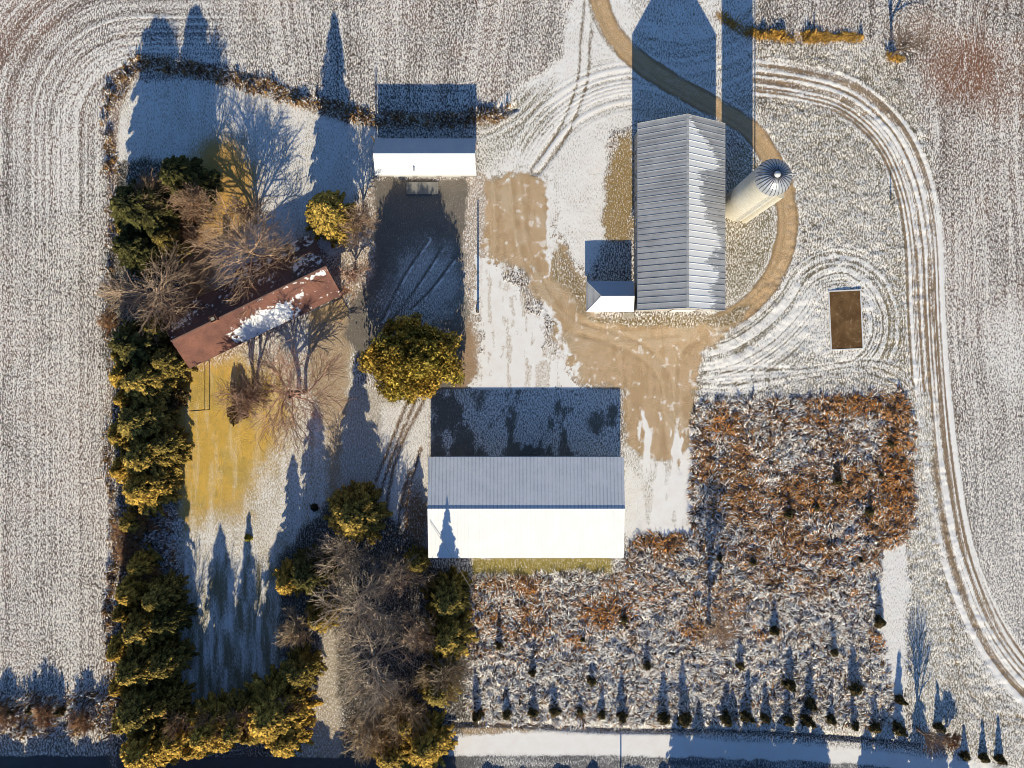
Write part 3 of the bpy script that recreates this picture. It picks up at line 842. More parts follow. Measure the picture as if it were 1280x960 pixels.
def round_mesh(rx, ry, h, seed, n=9000, dark=(0.05, 0.045, 0.012), tip=(0.235, 0.165, 0.03), size=0.36, lobes=26, base=0.12):
    g = np.random.default_rng(seed)
    C, K = [], []
    for i in range(lobes):
        th = i * 2.39996 + g.normal(0, .25); q = math.sqrt((i + .5) / lobes) * (0.80 + .34 * g.random())
        lx, ly = rx * .80 * q * math.cos(th), ry * .80 * q * math.sin(th)
        lz = h * (base + (0.80 - base) * math.sqrt(max(0.02, 1 - (q * .92) ** 2)) * (0.75 + .42 * g.random()))
        lr = (0.16 + .15 * g.random() ** 1.3) * min(rx, ry) * (44 / lobes) ** .33
        m_ = int(n / lobes * (lr / (.2 * min(rx, ry))) ** 1.5)
        v = unit(g.normal(0, 1, (m_, 3)))
        lump = 0.85 + .35 * np.sin(v[:, :1] * 5 + i) * np.sin(v[:, 1:2] * 5 + 2 * i) * .6
        rad = lr * lump * (0.45 + .7 * g.random((m_, 1)) ** .6)
        c = np.array((lx, ly, lz)) + v * rad * (1.1, 1.1, 0.9)
        C.append(c)
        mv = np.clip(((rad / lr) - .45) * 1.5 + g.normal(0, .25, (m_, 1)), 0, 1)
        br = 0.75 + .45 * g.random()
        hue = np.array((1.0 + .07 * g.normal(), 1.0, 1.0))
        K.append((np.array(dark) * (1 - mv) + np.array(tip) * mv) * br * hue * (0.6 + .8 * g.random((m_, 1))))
        m2 = m_ // 4
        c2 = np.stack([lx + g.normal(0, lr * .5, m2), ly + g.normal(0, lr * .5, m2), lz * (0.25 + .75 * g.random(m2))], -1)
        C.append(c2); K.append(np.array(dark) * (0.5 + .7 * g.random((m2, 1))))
    C = np.concatenate(C); K = np.clip(np.concatenate(K), .004, .9); nn = len(C)
    C[:, 2] = np.maximum(C[:, 2], .3)
    d = unit(g.normal(0, 1, (nn, 3))); s = unit(np.cross(d, g.normal(0, 1, (nn, 3))))
    sz = size * (0.55 + .9 * g.random(nn))[:, None]
    return quads_at(C, d * sz * .65, s * sz * .36, K)


def bare_segments(h, spread, seed, upright=0.5, levels=4, nmain=9, stems=1, thick=1.0):
    """trunk, then limbs that sweep outwards and up, with pinnate side branches and twigs (unit crown radius = h)"""
    g = random.Random(seed)
    segs = []

    def limb(p, d, L, r, lev, lift):
        n = 5 if lev < 2 else (4 if lev == 2 else 2)
        q = Vector(p); dd = Vector(d).normalized()
        pts = [q.copy()]; rad = [r]
        wob = .10 if lev < 3 else .16
        for i in range(n):
            dd = (dd + Vector((g.gauss(0, wob), g.gauss(0, wob), g.gauss(lift, wob)))).normalized()
            q = q + dd * (L / n)
            pts.append(q.copy()); rad.append(max(.026, r * (1 - 0.7 * (i + 1) / n)))
        segs.append((lev, pts, rad))
        if lev >= levels: return
        k = {1: 7, 2: 5, 3: 3, 4: 2}[lev]
        ph = g.random() * 6.28
        for j in range(k):
            t = (0.18 if lev == 1 else .12) + (0.80) * (j + .8 * g.random()) / k
            f = min(t * n, n - 1e-3); i = int(f)
            bp = pts[i].lerp(pts[i + 1], f - i)
            loc = (pts[i + 1] - pts[i]).normalized()
            side = loc.orthogonal().normalized()
            side.rotate(Matrix.Rotation(ph + j * 2.6 + g.gauss(0, .4), 3, loc))
            an = 0.40 + .30 * g.random()
            nd = loc * math.cos(an) + side * math.sin(an)
            nd.z += .05
            limb(bp, nd, L * (0.66 - .26 * t + .16 * g.random()), max(.036, rad[i] * .6), lev + 1, .03)

    for st in range(stems):
        a0 = g.random() * 6.28
        off = Vector((math.cos(a0), math.sin(a0), 0)) * (.35 * (stems > 1)) * (1 if st else -1)
        tl = h * (0.26 + .30 * upright)
        tp = [off + Vector((0, 0, -.1)), off + Vector((g.gauss(0, .1), g.gauss(0, .1), tl * .5)), off * 1.6 + Vector((g.gauss(0, .2), g.gauss(0, .2), tl)), off * 2.0 + Vector((g.gauss(0, .3), g.gauss(0, .3), tl + h * .25))]
        r0 = max(.16, h * .034)
        segs.append((0, tp, [r0 * 1.25, r0, r0 * .8, r0 * .45]))
        for j in range(nmain // stems):
            a = j * 2.39996 + g.gauss(0, .25) + st
            v = (j + .5) / (nmain // stems)
            an = spread * (1.25 - .95 * v) * (1 - .35 * upright)
            z_ = tl * (.78 + .22 * v) + h * .22 * v
            d = Vector((math.cos(a) * math.sin(an), math.sin(a) * math.sin(an), math.cos(an)))
            limb(tp[2] + Vector((0, 0, z_ - tl)), d, h * (.50 + .14 * g.random()), r0 * thick * (.62 - .2 * v), 1, .06)
    return segs


def segs_mesh(segs, nside):
    mb = MB()
    for lev, pts, rad in segs:
        mb.tube(pts, rad, nside(lev), cap=False)
    return mb


def add_bare(name, h, spread, seed, loc, label, cat, group, colr=(0.30, 0.24, 0.19), upright=0.5, levels=4, nmain=6, target_r=None, stems=1, thick=1.0):
    segs = bare_segments(h, spread, seed, upright, min(levels, 4), nmain=nmain + 1, stems=stems, thick=thick)
    zmax = max(p.z for s in segs for p in s[1]); rr = sorted(math.hypot(p.x, p.y) for s in segs for p in s[1])[int(0.93 * sum(len(s[1]) for s in segs)) - 1]
    sz = h / zmax; sr = (target_r / rr) if target_r else sz
    for lev, pts, rad in segs:
        for p in pts:
            p.x *= sr; p.y *= sr; p.z *= sz
    root = empty(name, (loc[0], loc[1], 0), 0, label, cat, group)
    tm = segs_mesh([s for s in segs if s[0] == 0], lambda l: 8)
    tm.build('trunk', M['bark'], root, smooth=True)
    cm = segs_mesh([s for s in segs if s[0] > 0], lambda l: 5 if l < 2 else 3)
    g = np.random.default_rng(seed)
    V = np.array(cm.V)
    lf = np.concatenate([np.full(len(p_) * (5 if l_ < 2 else 3), {1: 1.5, 2: 1.25, 3: .9, 4: .62}.get(l_, .6)) for l_, p_, r_ in segs if l_ > 0])[:, None]
    c = lf * np.array(colr) * np.array((1.55, 1.40, 1.20)) * (0.75 + 0.5 * np.clip(V[:, 2:3] / h, 0, 1)) * (0.85 + .3 * g.random((len(V), 1)))
    me = make_mesh('crown', V, [np.array(cm.F3, dtype=np.int32).reshape(-1, 3), np.array(cm.F4, dtype=np.int32).reshape(-1, 4)], c)
    link('crown', me, M['twig'], root)
    return root


def add_leafy(name, mesh, trunk_h, trunk_r, loc, label, cat, group=None, rz=0.0, scale=(1, 1, 1)):
    root = empty(name, (loc[0], loc[1], 0), rz, label, cat, group)
    root.scale = scale
    MB().tube([(0, 0, -.15), (0.03, 0.02, trunk_h * .5), (0, 0, trunk_h)], [trunk_r, trunk_r * .75, trunk_r * .15], 8).build('trunk', M['bark'], root, smooth=True)
    V, F, K = mesh
    link('crown', make_mesh('crown', V, [F], K), M['leaf'], root)
    return root


# conifers of the windbreak: prototypes then copies.  (image x, image y of the tree as seen, height, radius, prototype, label)
WB = 'windbreak conifers'
protos = {}


def conifer(px, py, h, r, kind, label, name='spruce_tree', cat='tree', group=WB, f=0.55):
    loc = G(px, py, h * f)
    if kind not in protos:
        spec = {
            'dark': dict(seed=11, dark=(0.022, 0.022, 0.009), tip=(0.17, 0.145, 0.04), rag=.68, power=.5),
            'olive': dict(seed=12, dark=(0.036, 0.030, 0.010), tip=(0.50, 0.34, 0.075), rag=.68),
            'green': dict(seed=13, dark=(0.030, 0.028, 0.010), tip=(0.37, 0.27, 0.065), rag=.68, power=.6),
            'spire': dict(seed=16, dark=(0.017, 0.020, 0.008), tip=(0.27, 0.205, 0.05), rag=.5, power=1.05),
            'blunt': dict(seed=15, dark=(0.014, 0.018, 0.008), tip=(0.11, 0.10, 0.03), rag=.45, power=.3),
            'gold': dict(seed=14, dark=(0.06, 0.042, 0.012), tip=(0.66, 0.42, 0.08), rag=.64, power=.6)}[kind]
        o = add_leafy(name, conifer_mesh(10, 3.6, dens=2.6, size=.22, **spec), 9.6, .22, loc, label, cat, group)
        protos[kind] = o
    else:
        o = copy_tree(protos[kind])
        o.name = name
        o.location = (loc[0], loc[1], 0)
    o.rotation_euler.z = random.random() * 6.28
    o.scale = (r / 3.2, r / 3.2, h / 10)
    tag(o, label, cat, group)
    return o


conifer(176, 262, 10.5, 4.9, 'blunt', 'very dark spruce at the top of the windbreak, beside the blue shaded lawn')
conifer(226, 222, 9.5, 3.7, 'blunt', 'dark ragged conifer inside the lawn, left of the golden grass patch')
conifer(170, 312, 8.5, 3.6, 'blunt', 'dark spruce between the topmost windbreak spruce and the bare grey tree')
conifer(166, 432, 9.0, 4.4, 'dark', 'dark spruce directly below the bare grey tree in the windbreak')
conifer(176, 478, 9.5, 4.7, 'olive', 'olive tipped spruce in the windbreak beside the golden lawn')
conifer(172, 526, 9.0, 4.4, 'green', 'dense green spruce in the windbreak level with the two dark yard poles')
conifer(178, 572, 9.5, 4.5, 'olive', 'olive spruce in the windbreak beside the lower golden lawn')
conifer(176, 612, 8.0, 4.0, 'gold', 'yellowish conifer at the lower end of the upper windbreak, above the brown gap')
conifer(206, 452, 7.0, 3.0, 'green', 'dark conifer on the house side of the windbreak, left of the twin poles')
conifer(204, 556, 7.0, 2.8, 'green', 'dark conifer on the lawn side of the windbreak at the lower golden lawn')
conifer(206, 776, 8.5, 2.6, 'dark', 'dark conifer on the lawn side of the lower windbreak')
conifer(204, 830, 8.5, 2.9, 'green', 'black green conifer on the lawn side of the windbreak, halfway along the lower part')
conifer(206, 882, 7.5, 2.8, 'olive', 'black green conifer at the inner corner of windbreak and roadside row')
conifer(162, 742, 7.0, 2.8, 'gold', 'small golden conifer at the field edge just below the brown gap')
conifer(152, 470, 6.0, 2.6, 'gold', 'small golden conifer on the field side of the windbreak, level with the house bottom corner')
conifer(148, 545, 6.0, 2.6, 'olive', 'small olive conifer on the field side of the windbreak, below the small golden one')
conifer(148, 815, 6.0, 2.5, 'gold', 'small golden conifer on the field side of the lower windbreak')
conifer(196, 748, 9.0, 2.7, 'green', 'narrow conifer just below the brown gap in the windbreak')
conifer(174, 788, 9.5, 3.8, 'olive', 'olive conifer in the lower windbreak, second below the gap')
conifer(168, 838, 10.0, 4.2, 'olive', 'large olive conifer in the lower windbreak above the corner clump')
conifer(172, 890, 9.5, 4.4, 'green', 'green conifer in the bottom left corner of the windbreak')
conifer(178, 938, 9.0, 4.4, 'gold', 'golden green conifer in the bottom left corner, overhanging the road')
conifer(222, 922, 8.0, 3.9, 'gold', 'golden conifer in the roadside row, first right of the corner clump')
conifer(258, 914, 10.0, 3.8, 'gold', 'tall olive conifer in the roadside row, throwing a spire shadow on the lawn')
conifer(294, 910, 9.6, 3.6, 'olive', 'olive conifer in the roadside row, second of the pair with spire shadows')
conifer(338, 896, 9.0, 5.2, 'gold', 'broad golden conifer beside the mouth of the driveway')
conifer(352, 925, 6.5, 3.6, 'gold', 'lower golden conifer overhanging the road left of the driveway mouth')
conifer(372, 842, 6.0, 3.0, 'green', 'dark green conifer on the left of the driveway under bare branches')
conifer(358, 728, 6.4, 2.6, 'gold', 'small golden conifer at the lawn edge left of the bare driveway trees')
conifer(385, 720, 8.5, 3.4, 'dark', 'dark conifer behind the small golden one at the lawn edge')
conifer(558, 800, 8.5, 4.0, 'olive', 'olive conifer at the edge of the meadow south of the long barn', group=None)
conifer(548, 862, 7.5, 3.4, 'green', 'green conifer at the left meadow edge, halfway down to the road', group=None)
conifer(530, 935, 6.0, 4.2, 'gold', 'golden conifer clump at the roadside right of the driveway', group=None)
conifer(488, 945, 5.0, 3.4, 'olive', 'low olive conifer on the road verge right of the driveway mouth', group=None)
o = conifer(552, 762, 9.8, 3.7, 'spire', 'tall spire spruce at the barn corner that throws its shadow over the white roof', group=None, f=0.55)
o.location = (*G(562, 742), 0)
conifer(440, 648, 8.5, 4.4, 'olive', 'bushy dark olive conifer at the foot of the shaded lawn, beside the drive', group=None)

for px, py, h, r, kd in [(160, 655, 5.0, 2.2, 'olive'), (172, 708, 5.5, 2.3, 'gold'), (150, 445, 5.5, 2.1, 'olive'), (156, 500, 6.0, 2.2, 'gold'), (150, 588, 5.5, 2.2, 'gold'), (152, 768, 6.0, 2.1, 'olive'),
                         (150, 858, 6.0, 2.2, 'gold'), (152, 905, 6.0, 2.4, 'olive'), (192, 412, 6.5, 2.4, 'green'), (160, 285, 7.0, 2.4, 'green'), (205, 300, 7.0, 2.6, 'green'), (198, 600, 6.0, 2.3, 'olive'),
                         (240, 935, 6.0, 2.6, 'gold'), (275, 925, 6.0, 2.6, 'gold'), (310, 918, 6.0, 2.6, 'olive'), (205, 930, 7.0, 2.6, 'gold')]:
    conifer(px, py, h, r, kd, 'small ragged conifer wedged between the taller windbreak trees', group='small conifers filling the windbreak')
conifer(398, 775, 6.5, 2.6, 'olive', 'small olive conifer under the bare branches at the left of the driveway grove', group=None)
conifer(505, 905, 6.0, 2.8, 'olive', 'olive conifer among bare trees at the right of the driveway near the road', group=None)
conifer(520, 705, 5.5, 2.0, 'green', 'small green conifer in the brown ground left of the long barn corner', group=None)

# rounded evergreens
add_leafy('evergreen_tree', round_mesh(9.6, 7.8, 9.5, 37, 70000, size=.22, lobes=110, tip=(0.66, 0.45, 0.08), dark=(0.15, 0.115, 0.026)), 7.5, .4, G(514, 449, 5.0),
          'big round olive green tree standing between the long barn and the house', 'tree')
add_leafy('cedar_tree', conifer_mesh(11, 4.3, 32, 3.2, dark=(0.05, 0.040, 0.012), tip=(0.55, 0.37, 0.08), rag=.62, power=.65, size=.27), 10.2, .25, G(406, 264, 6.0),
          'golden cedar at the north corner of the red roofed house', 'tree')
add_leafy('shrub', round_mesh(1.7, 1.8, 2.2, 33, 1300, lobes=9, size=.3, dark=(.09, .06, .03), tip=(.28, .19, .07)), 1.5, .08, G(300, 517),
          'round brownish shrub on the golden lawn beside the two tree trunks', 'shrub')
add_leafy('shrub', round_mesh(1.6, 1.9, 2.4, 34, 1300, lobes=9, size=.3, dark=(.07, .05, .03), tip=(.22, .15, .06)), 1.6, .08, G(226, 497),
          'dark brown shrub by the lower left corner of the house, left of the twin poles', 'shrub')
add_leafy('shrub', conifer_mesh(1.6, .5, 35, .5, tip=(.3, .25, .03), dark=(.1, .1, .02), size=.2), 1.3, .04, G(311, 672),
          'tiny yellow green shrub alone in the middle of the frosted lawn', 'shrub')
add_leafy('shrub', conifer_mesh(1.0, .6, 36, .5, tip=(.05, .05, .03), dark=(.02, .02, .015), size=.2), .8, .04, G(393, 634),
          'tiny dark shrub in the blue shade on the right of the lawn', 'shrub')

# bare trees
BT = 'bare trees along the driveway'
add_bare('bare_tree', 8.4, 1.05, 41, G(318, 318), 'wide bare tree spreading over the north side of the house', 'tree', None, (0.33, 0.25, 0.19), .4, 5, 9, 9.6)
add_bare('bare_tree', 8.6, 1.0, 42, G(208, 373), 'dense grey bare tree in the windbreak at the west end of the house', 'tree', None, (0.36, 0.29, 0.23), .4, 5, 10, 8.0)
add_bare('bare_tree', 8.5, 1.0, 43, G(378, 492), 'pinkish bare tree reaching over the south lawn near the drive', 'tree', None, (0.36, 0.24, 0.20), .5, 4, 12, 9.2, 4)
add_bare('bare_tree', 8.0, .7, 44, G(320, 499), 'slim bare tree on the golden lawn right below the house eave', 'tree', None, (0.26, 0.18, 0.14), .7, 4, 9, 4.6, 3)
add_bare('bare_shrub', 3.6, .9, 45, G(445, 345), 'pale pinkish bare shrub beside the gable at the right end of the house', 'shrub', None, (0.46, 0.36, 0.32), .6, 4, 7, 2.9)
add_bare('bare_tree', 6.0, .9, 47, G(455, 285), 'small bare tree right of the golden cedar', 'tree', None, (0.30, 0.23, 0.18), .6, 4, 6, 3.6)
add_bare('bare_tree', 10.6, .7, 49, G(262, 262), 'tall thin bare tree between the ragged conifer and the golden grass patch', 'tree', None, (0.30, 0.22, 0.16), .6, 4, 7, 4.0)
add_bare('bare_tree', 11.0, .7, 50, G(212, 262), 'thin bare tree standing among the topmost windbreak conifers', 'tree', None, (0.28, 0.21, 0.15), .6, 4, 7, 3.8)
add_bare('bare_tree', 6.6, .6, 48, G(320, 278), 'upright vase shaped bare tree on the orange grass, north of the wide bare tree', 'tree', None, (0.20, 0.15, 0.12), .75, 3, 6, 3.6, 1, 1.9)
for i, (px, py, h, r, sd, c, lb) in enumerate([
        (452, 742, 9.5, 7.5, 51, (.36, .32, .28), 'large grey bare tree over the driveway, the one nearest the lawn shadow'),
        (478, 812, 10.0, 8.0, 52, (.36, .32, .28), 'largest grey bare tree in the middle of the driveway grove'),
        (478, 858, 7.5, 4.6, 53, (.34, .30, .25), 'grey bare tree between the largest one and the road in the driveway grove'), (432, 690, 7.0, 4.6, 60, (.33, .29, .25), 'bare tree at the top of the driveway grove below the bushy dark conifer'), (556, 832, 8.5, 4.6, 64, (.34, .29, .22), 'bare tree among the conifers on the meadow side of the driveway grove'), (378, 780, 6.5, 3.4, 65, (.35, .30, .23), 'bare tree on the lawn side of the driveway grove, right of the lawn shadow'), (476, 905, 6.5, 4.4, 66, (.34, .27, .18), 'tan bare tree at the road end of the driveway grove'),
        (500, 715, 7.0, 4.8, 54, (.33, .28, .24), 'thin bare tree left of the corner of the long barn'),
        (526, 776, 7.5, 4.0, 55, (.34, .29, .25), 'narrow bare tree beside the tall spire spruce'),
        (466, 893, 8.5, 4.8, 56, (.32, .27, .21), 'brownish bare tree in the driveway grove nearest the road'),
        (512, 868, 8.0, 5.2, 57, (.30, .25, .19), 'bare tree on the right of the driveway grove, with a straight dark trunk shadow'),
        (360, 872, 6.0, 2.8, 58, (.33, .26, .18), 'small tan bare tree leaning over the drive near its mouth')]):
    add_bare('bare_tree', h, 1.0, sd, G(px, py), lb, 'tree', BT, c, .45, 5 if r > 7 else 4, 7, r)
for px, py, h, r, sd, lb in [(238, 888, 9.0, 3.6, 91, 'thin bare tree behind the roadside row, nearest the windbreak corner'), (283, 884, 9.5, 3.6, 92, 'thin bare tree behind the roadside row, in the middle of the lawn foot'),
                             (318, 880, 8.5, 3.4, 93, 'thin bare tree behind the broad golden conifer by the drive')]:
    add_bare('bare_tree', h, .9, sd, G(px, py), lb, 'tree', 'bare trees behind the roadside row', (0.22, 0.16, 0.11), .7, 3, 6, r * .8)
add_bare('bare_tree', 8.8, .8, 61, G(884, 780), 'lone bare twin trunk tree standing in the meadow south east of the long barn', 'tree', None, (0.28, 0.22, 0.17), .55, 3, 7, 4.2, 2)
add_bare('bare_tree', 7.8, .7, 62, G(1113, 72), 'lone bare tree with orange grass at its foot in the top right', 'tree', None, (0.10, 0.08, 0.07), .5, 3, 5, 3.8)
add_bare('bare_tree', 7.2, .6, 63, G(1147, 911), 'slender bare tree by the road ditch at the lower right', 'tree', None, (0.17, 0.13, 0.11), .15, 3, 6, 2.2)
for i, (px, py, r, lb) in enumerate([(1180, 920, 1.8, 'low brown bare bush beside the slender roadside tree'), (160, 662, 2.0, 'tan bare bush at the top of the brown gap in the windbreak'),
                                     (172, 700, 2.2, 'tan bare bush at the bottom of the brown gap in the windbreak'), (60, 892, 2.2, 'brown bare bush in the brush under the left field, left one'),
                                     (108, 895, 2.2, 'brown bare bush in the brush under the left field, nearest the corner conifers'), (12, 895, 2.4, 'brown bare bush at the left edge of the photo above the road'), (178, 650, 2.6, 'brown bare bush just under the upper windbreak, on its lawn side'), (164, 684, 2.4, 'brown bare bush in the middle of the brown gap in the windbreak'),
                                     (186, 716, 2.4, 'brown bare bush next to the narrow conifer below the gap'), (232, 275, 2.6, 'tan bare bush between the ragged conifer and the house tree'), (146, 405, 2.2, 'brown bare bush at the field edge below the dense grey tree'),
                                     (236, 300, 2.4, 'tan bare bush beside the orange leaf litter left of the house tree')]):
    add_bare('bare_shrub', 2.6, 1.0, 71 + i, G(px, py), lb, 'shrub', 'bare roadside and windbreak bushes', (0.30, 0.19, 0.12), .5, 4, 6, r)

# young spruces in the meadow
YS = 'young spruces in the meadow'
row = [(598, 893, 60), (633, 892, 46), (666, 890, 44), (693, 889, 40), (724, 890, 30), (751, 893, 44), (776, 893, 60), (829, 897, 60), (855, 898, 72), (905, 895, 55), (930, 894, 62), (955, 897, 52),
       (984, 899, 60), (1006, 899, 68), (1037, 898, 38), (1068, 906, 50), (1092, 908, 50), (1121, 910, 60)]
ordn = ['first', 'second', 'third', 'fourth', 'fifth', 'sixth', 'seventh', 'eighth', 'ninth', 'tenth', 'eleventh', 'twelfth', 'thirteenth', 'fourteenth', 'fifteenth', 'sixteenth', 'seventeenth', 'last']
young = [(px, py, L, '%s young spruce from the left in the row along the roadside ditch' % ordn[i]) for i, (px, py, L) in enumerate(row)]
young += [(624, 806, 46, 'slim young spruce alone near the left edge of the meadow'), (665, 839, 40, 'young spruce one row up from the ditch, above the third of the row'),
          (740, 851, 28, 'small young spruce just above the gap between the fifth and sixth of the row'), (808, 831, 42, 'young spruce in open white weeds left of the lone bare tree, well below the barn'),
          (780, 775, 26, 'small young spruce closest to the long barn, by the orange weeds'), (728, 798, 24, 'small young spruce half hidden in an orange weed patch'),
          (925, 833, 44, 'young spruce directly below right of the lone bare tree'), (967, 787, 52, 'tall young spruce right of the lone bare tree'),
          (984, 853, 56, 'young spruce in the second row, between the bare tree and the road'), (1042, 815, 44, 'young spruce in white weeds in the lower right of the meadow'),
          (1011, 878, 58, 'slim young spruce just above the thirteenth of the ditch row'), (1068, 860, 62, 'broad young spruce in the lower right corner of the meadow'),
          (1098, 777, 52, 'young spruce on the right meadow edge beside the snow pocket'), (1122, 873, 60, 'young spruce out in the snow right of the meadow'),
          (985, 642, 36, 'young spruce in the middle of the rust brown upper meadow'), (1045, 601, 36, 'young spruce in a white clearing of the upper meadow'),
          (1100, 594, 20, 'stubby young spruce in orange grass at the right of the upper meadow'), (1086, 640, 26, 'stubby young spruce above an orange tuft on the right of the upper meadow'),
          (941, 702, 24, 'small young spruce in the upper meadow level with the white barn roof'), (1020, 634, 16, 'very small young spruce right of the middle of the upper meadow'),
          (1112, 555, 18, 'small dark spruce in the orange grass near the top right of the meadow'), (898, 697, 18, 'small spruce by the dark shadow of the lone bare tree'),
          (1075, 700, 14, 'tiny spruce near the curved lower right of the rust brown area')]
yp = []
for i, (px, py, L, lb) in enumerate(young):
    h = max(0.8, L * S / 3.33)
    x, y = G(px, py)
    if i < 3:
        o = add_leafy('young_spruce', conifer_mesh(2.4, .85, 80 + i, .8, dark=(.020, .022, .012), tip=(.12, .085, .03), size=.22, rag=.45), 2.2, .05, (x, y), lb, 'tree', YS)
        yp.append(o)
    else:
        o = copy_tree(yp[i % 3]); o.location = (x, y, 0)
    tag(o, lb, 'tree', YS)
    w_ = random.uniform(.85, 1.25)
    o.scale = (w_ * (.55 + .2 * h), w_ * (.55 + .2 * h), h / 2.4); o.rotation_euler = (random.gauss(0, .09), random.gauss(0, .09), random.random() * 6)
# small spruces along the lower left verge and lower right corner
for px, py, h, lb in [(43, 886, 2.0, 'left of two small pointed spruces under the left field'), (78, 888, 2.0, 'right of two small pointed spruces under the left field'),
                      (18, 888, 1.4, 'smallest pointed spruce at the left edge under the field'), (58, 890, 1.3, 'small spruce between the two pointed ones under the left field'),
                      (1172, 908, 2.3, 'small spruce right of the slender roadside tree'), (1205, 944, 1.6, 'left small spruce at the bottom right road edge'),
                      (1228, 946, 1.9, 'middle small spruce at the bottom right road edge'), (1248, 948, 2.2, 'right small spruce at the bottom right road edge')]:
    o = copy_tree(yp[1]); o.location = (*G(px, py), 0); o.scale = (.9, .9, h / 2.4)
    tag(o, lb, 'tree', 'small spruces on the road verge')
# trees on the far side of the road: their shadows lie across it
far = [(p_ + 6 * math.sin(p_ * 2.3), 3.9 + .5 * math.sin(p_)) for p_ in range(4, 560, 20)] + [(p_ + 7 * math.sin(p_), 2.1 + .3 * math.sin(p_ * 3)) for p_ in range(560, 840, 22)] \
    + [(850, 5.4), (872, 6.0), (893, 5.0), (915, 6.3), (937, 5.2), (958, 6.4), (980, 5.6), (1003, 6.2), (1022, 4.6), (1084, 5.2), (1106, 6.2), (1128, 5.6), (1150, 6.4), (1174, 5.2), (1200, 4.4)]
for i, (px, h) in enumerate(far):
    o = copy_tree(protos['blunt' if (px < 560 or i % 2) else 'green']); o.location = (*G(px, 1003 + (i * 7) % 9 + max(0, px - 900) * .09), 0)
    o.scale = ((.95, .95, h / 10) if px < 560 else (.72, .72, h / 10)); o.rotation_euler.z = i
    tag(o, 'conifer on the far side of the road beyond the bottom edge', 'tree', 'conifers beyond the road')

# ------------------------------------------------------------------ buildings
def slope_mesh(L, half, ze, zr, ov, side, rib, ribh, snowfn, ribw=.028, hip=None):
    """one roof slope in local coordinates, ridge along x"""
    x0, x1 = -L / 2 - ov, L / 2 + ov
    xl = [x0]
    if rib:
        k = int((x1 - x0) / rib)
        st = (x1 - x0) / k
        for i in range(k + 1):
            xr = x0 + st * i
            for dx, up in ((-ribw * 1.6, 0), (-ribw, 1), (ribw, 1), (ribw * 1.6, 0), (st * .5, 0)):
                if x0 < xr + dx < x1: xl.append(xr + dx)
        xl.append(x1)
        xl = sorted(xl)
        up = [1.0 if abs(((x - x0 + st / 2) % st) - st / 2) <= ribw * 1.05 else 0.0 for x in xl]
    else:
        xl = list(np.linspace(x0, x1, int((x1 - x0) / .35) + 2)); up = [0] * len(xl)
    nv = int(half / .3) + 2
    V = []; s = []
    for j in range(nv):
        v = j / (nv - 1) * (1 + ov / half)
        for x, r in zip(xl, up):
            V.append((x, side * v * half, zr - v * (zr - ze) + r * ribh))
            s.append(snowfn((x - x0) / (x1 - x0), v / (1 + ov / half)))
    nx_ = len(xl)
    F = []
    for j in range(nv - 1):
        for i in range(nx_ - 1):
            a = j * nx_ + i
            f = (a, a + 1, a + nx_ + 1, a + nx_)
            F.append(f if side < 0 else f[::-1])
    F = np.array(F)[:, ::-1] if side < 0 else np.array(F)
    return V, F, s


def gable_walls(L, half, ze, zr):
    mb = MB()
    a, h = L / 2, half
    V = [(-a, -h, -.2), (a, -h, -.2), (a, h, -.2), (-a, h, -.2), (-a, -h, ze), (a, -h, ze), (a, h, ze), (-a, h, ze), (-a, 0, zr), (a, 0, zr)]
    F = [(0, 1, 5, 4), (2, 3, 7, 6), (1, 2, 6, 9, 5), (3, 0, 4, 8, 7)]
    mb.add([(x, y, z - .12 if z > 0 else z) for x, y, z in V], F)
    return mb


def gable_building(name, label, cat, c, rot, L, half, ze, zr, ov, rib, ribh, mats, snows, wall, fascia):
    root = empty(name, (c[0], c[1], 0), rot, label, cat)
    gable_walls(L, half, ze, zr).build('wall', wall, root)
    Vs = []; Fs = []; Ss = []
    for side, key in ((1, 0), (-1, 1)):
        V, F, s = slope_mesh(L, half, ze, zr, ov, side, rib, ribh, snows[key])
        me = make_mesh('roof_slope', V, [F], None, {'snow': s}, smooth=False)
        link('roof', me, mats[key], root)
    k = 1 + ov / half; x1 = L / 2 + ov
    zd = zr - k * (zr - ze)
    cap = MB()
    cap.add([(-x1, 0, zr + .1), (x1, 0, zr + .1), (x1, .22, zr + .03), (-x1, .22, zr + .03), (x1, -.22, zr + .03), (-x1, -.22, zr + .03)], [(0, 3, 2, 1), (0, 1, 4, 5)])
    cap.build('ridge_cap', mats[0], root)
    me = root.children[-1].data
    a = me.attributes.new('snow', 'FLOAT', 'POINT'); a.data.foreach_set('value', np.zeros(len(me.vertices), np.float32))
    fb = MB()
    for sd in (1, -1):
        yo = sd * (half + ov)
        fb.box(-x1, x1, min(yo, yo - sd * .04), max(yo, yo - sd * .04), zd - .22, zd - .03)
        for xe in (-x1, x1):
            xo = xe - math.copysign(.04, xe)
            fb.add([(xe, 0, zr - .03), (xe, yo, zd - .03), (xe, yo, zd - .22), (xe, 0, zr - .22), (xo, 0, zr - .03), (xo, yo, zd - .03), (xo, yo, zd - .22), (xo, 0, zr - .22)],
                   [(0, 1, 2, 3), (7, 6, 5, 4), (3, 2, 6, 7), (0, 4, 5, 1)])
    fb.build('fascia', fascia, root)
    return root


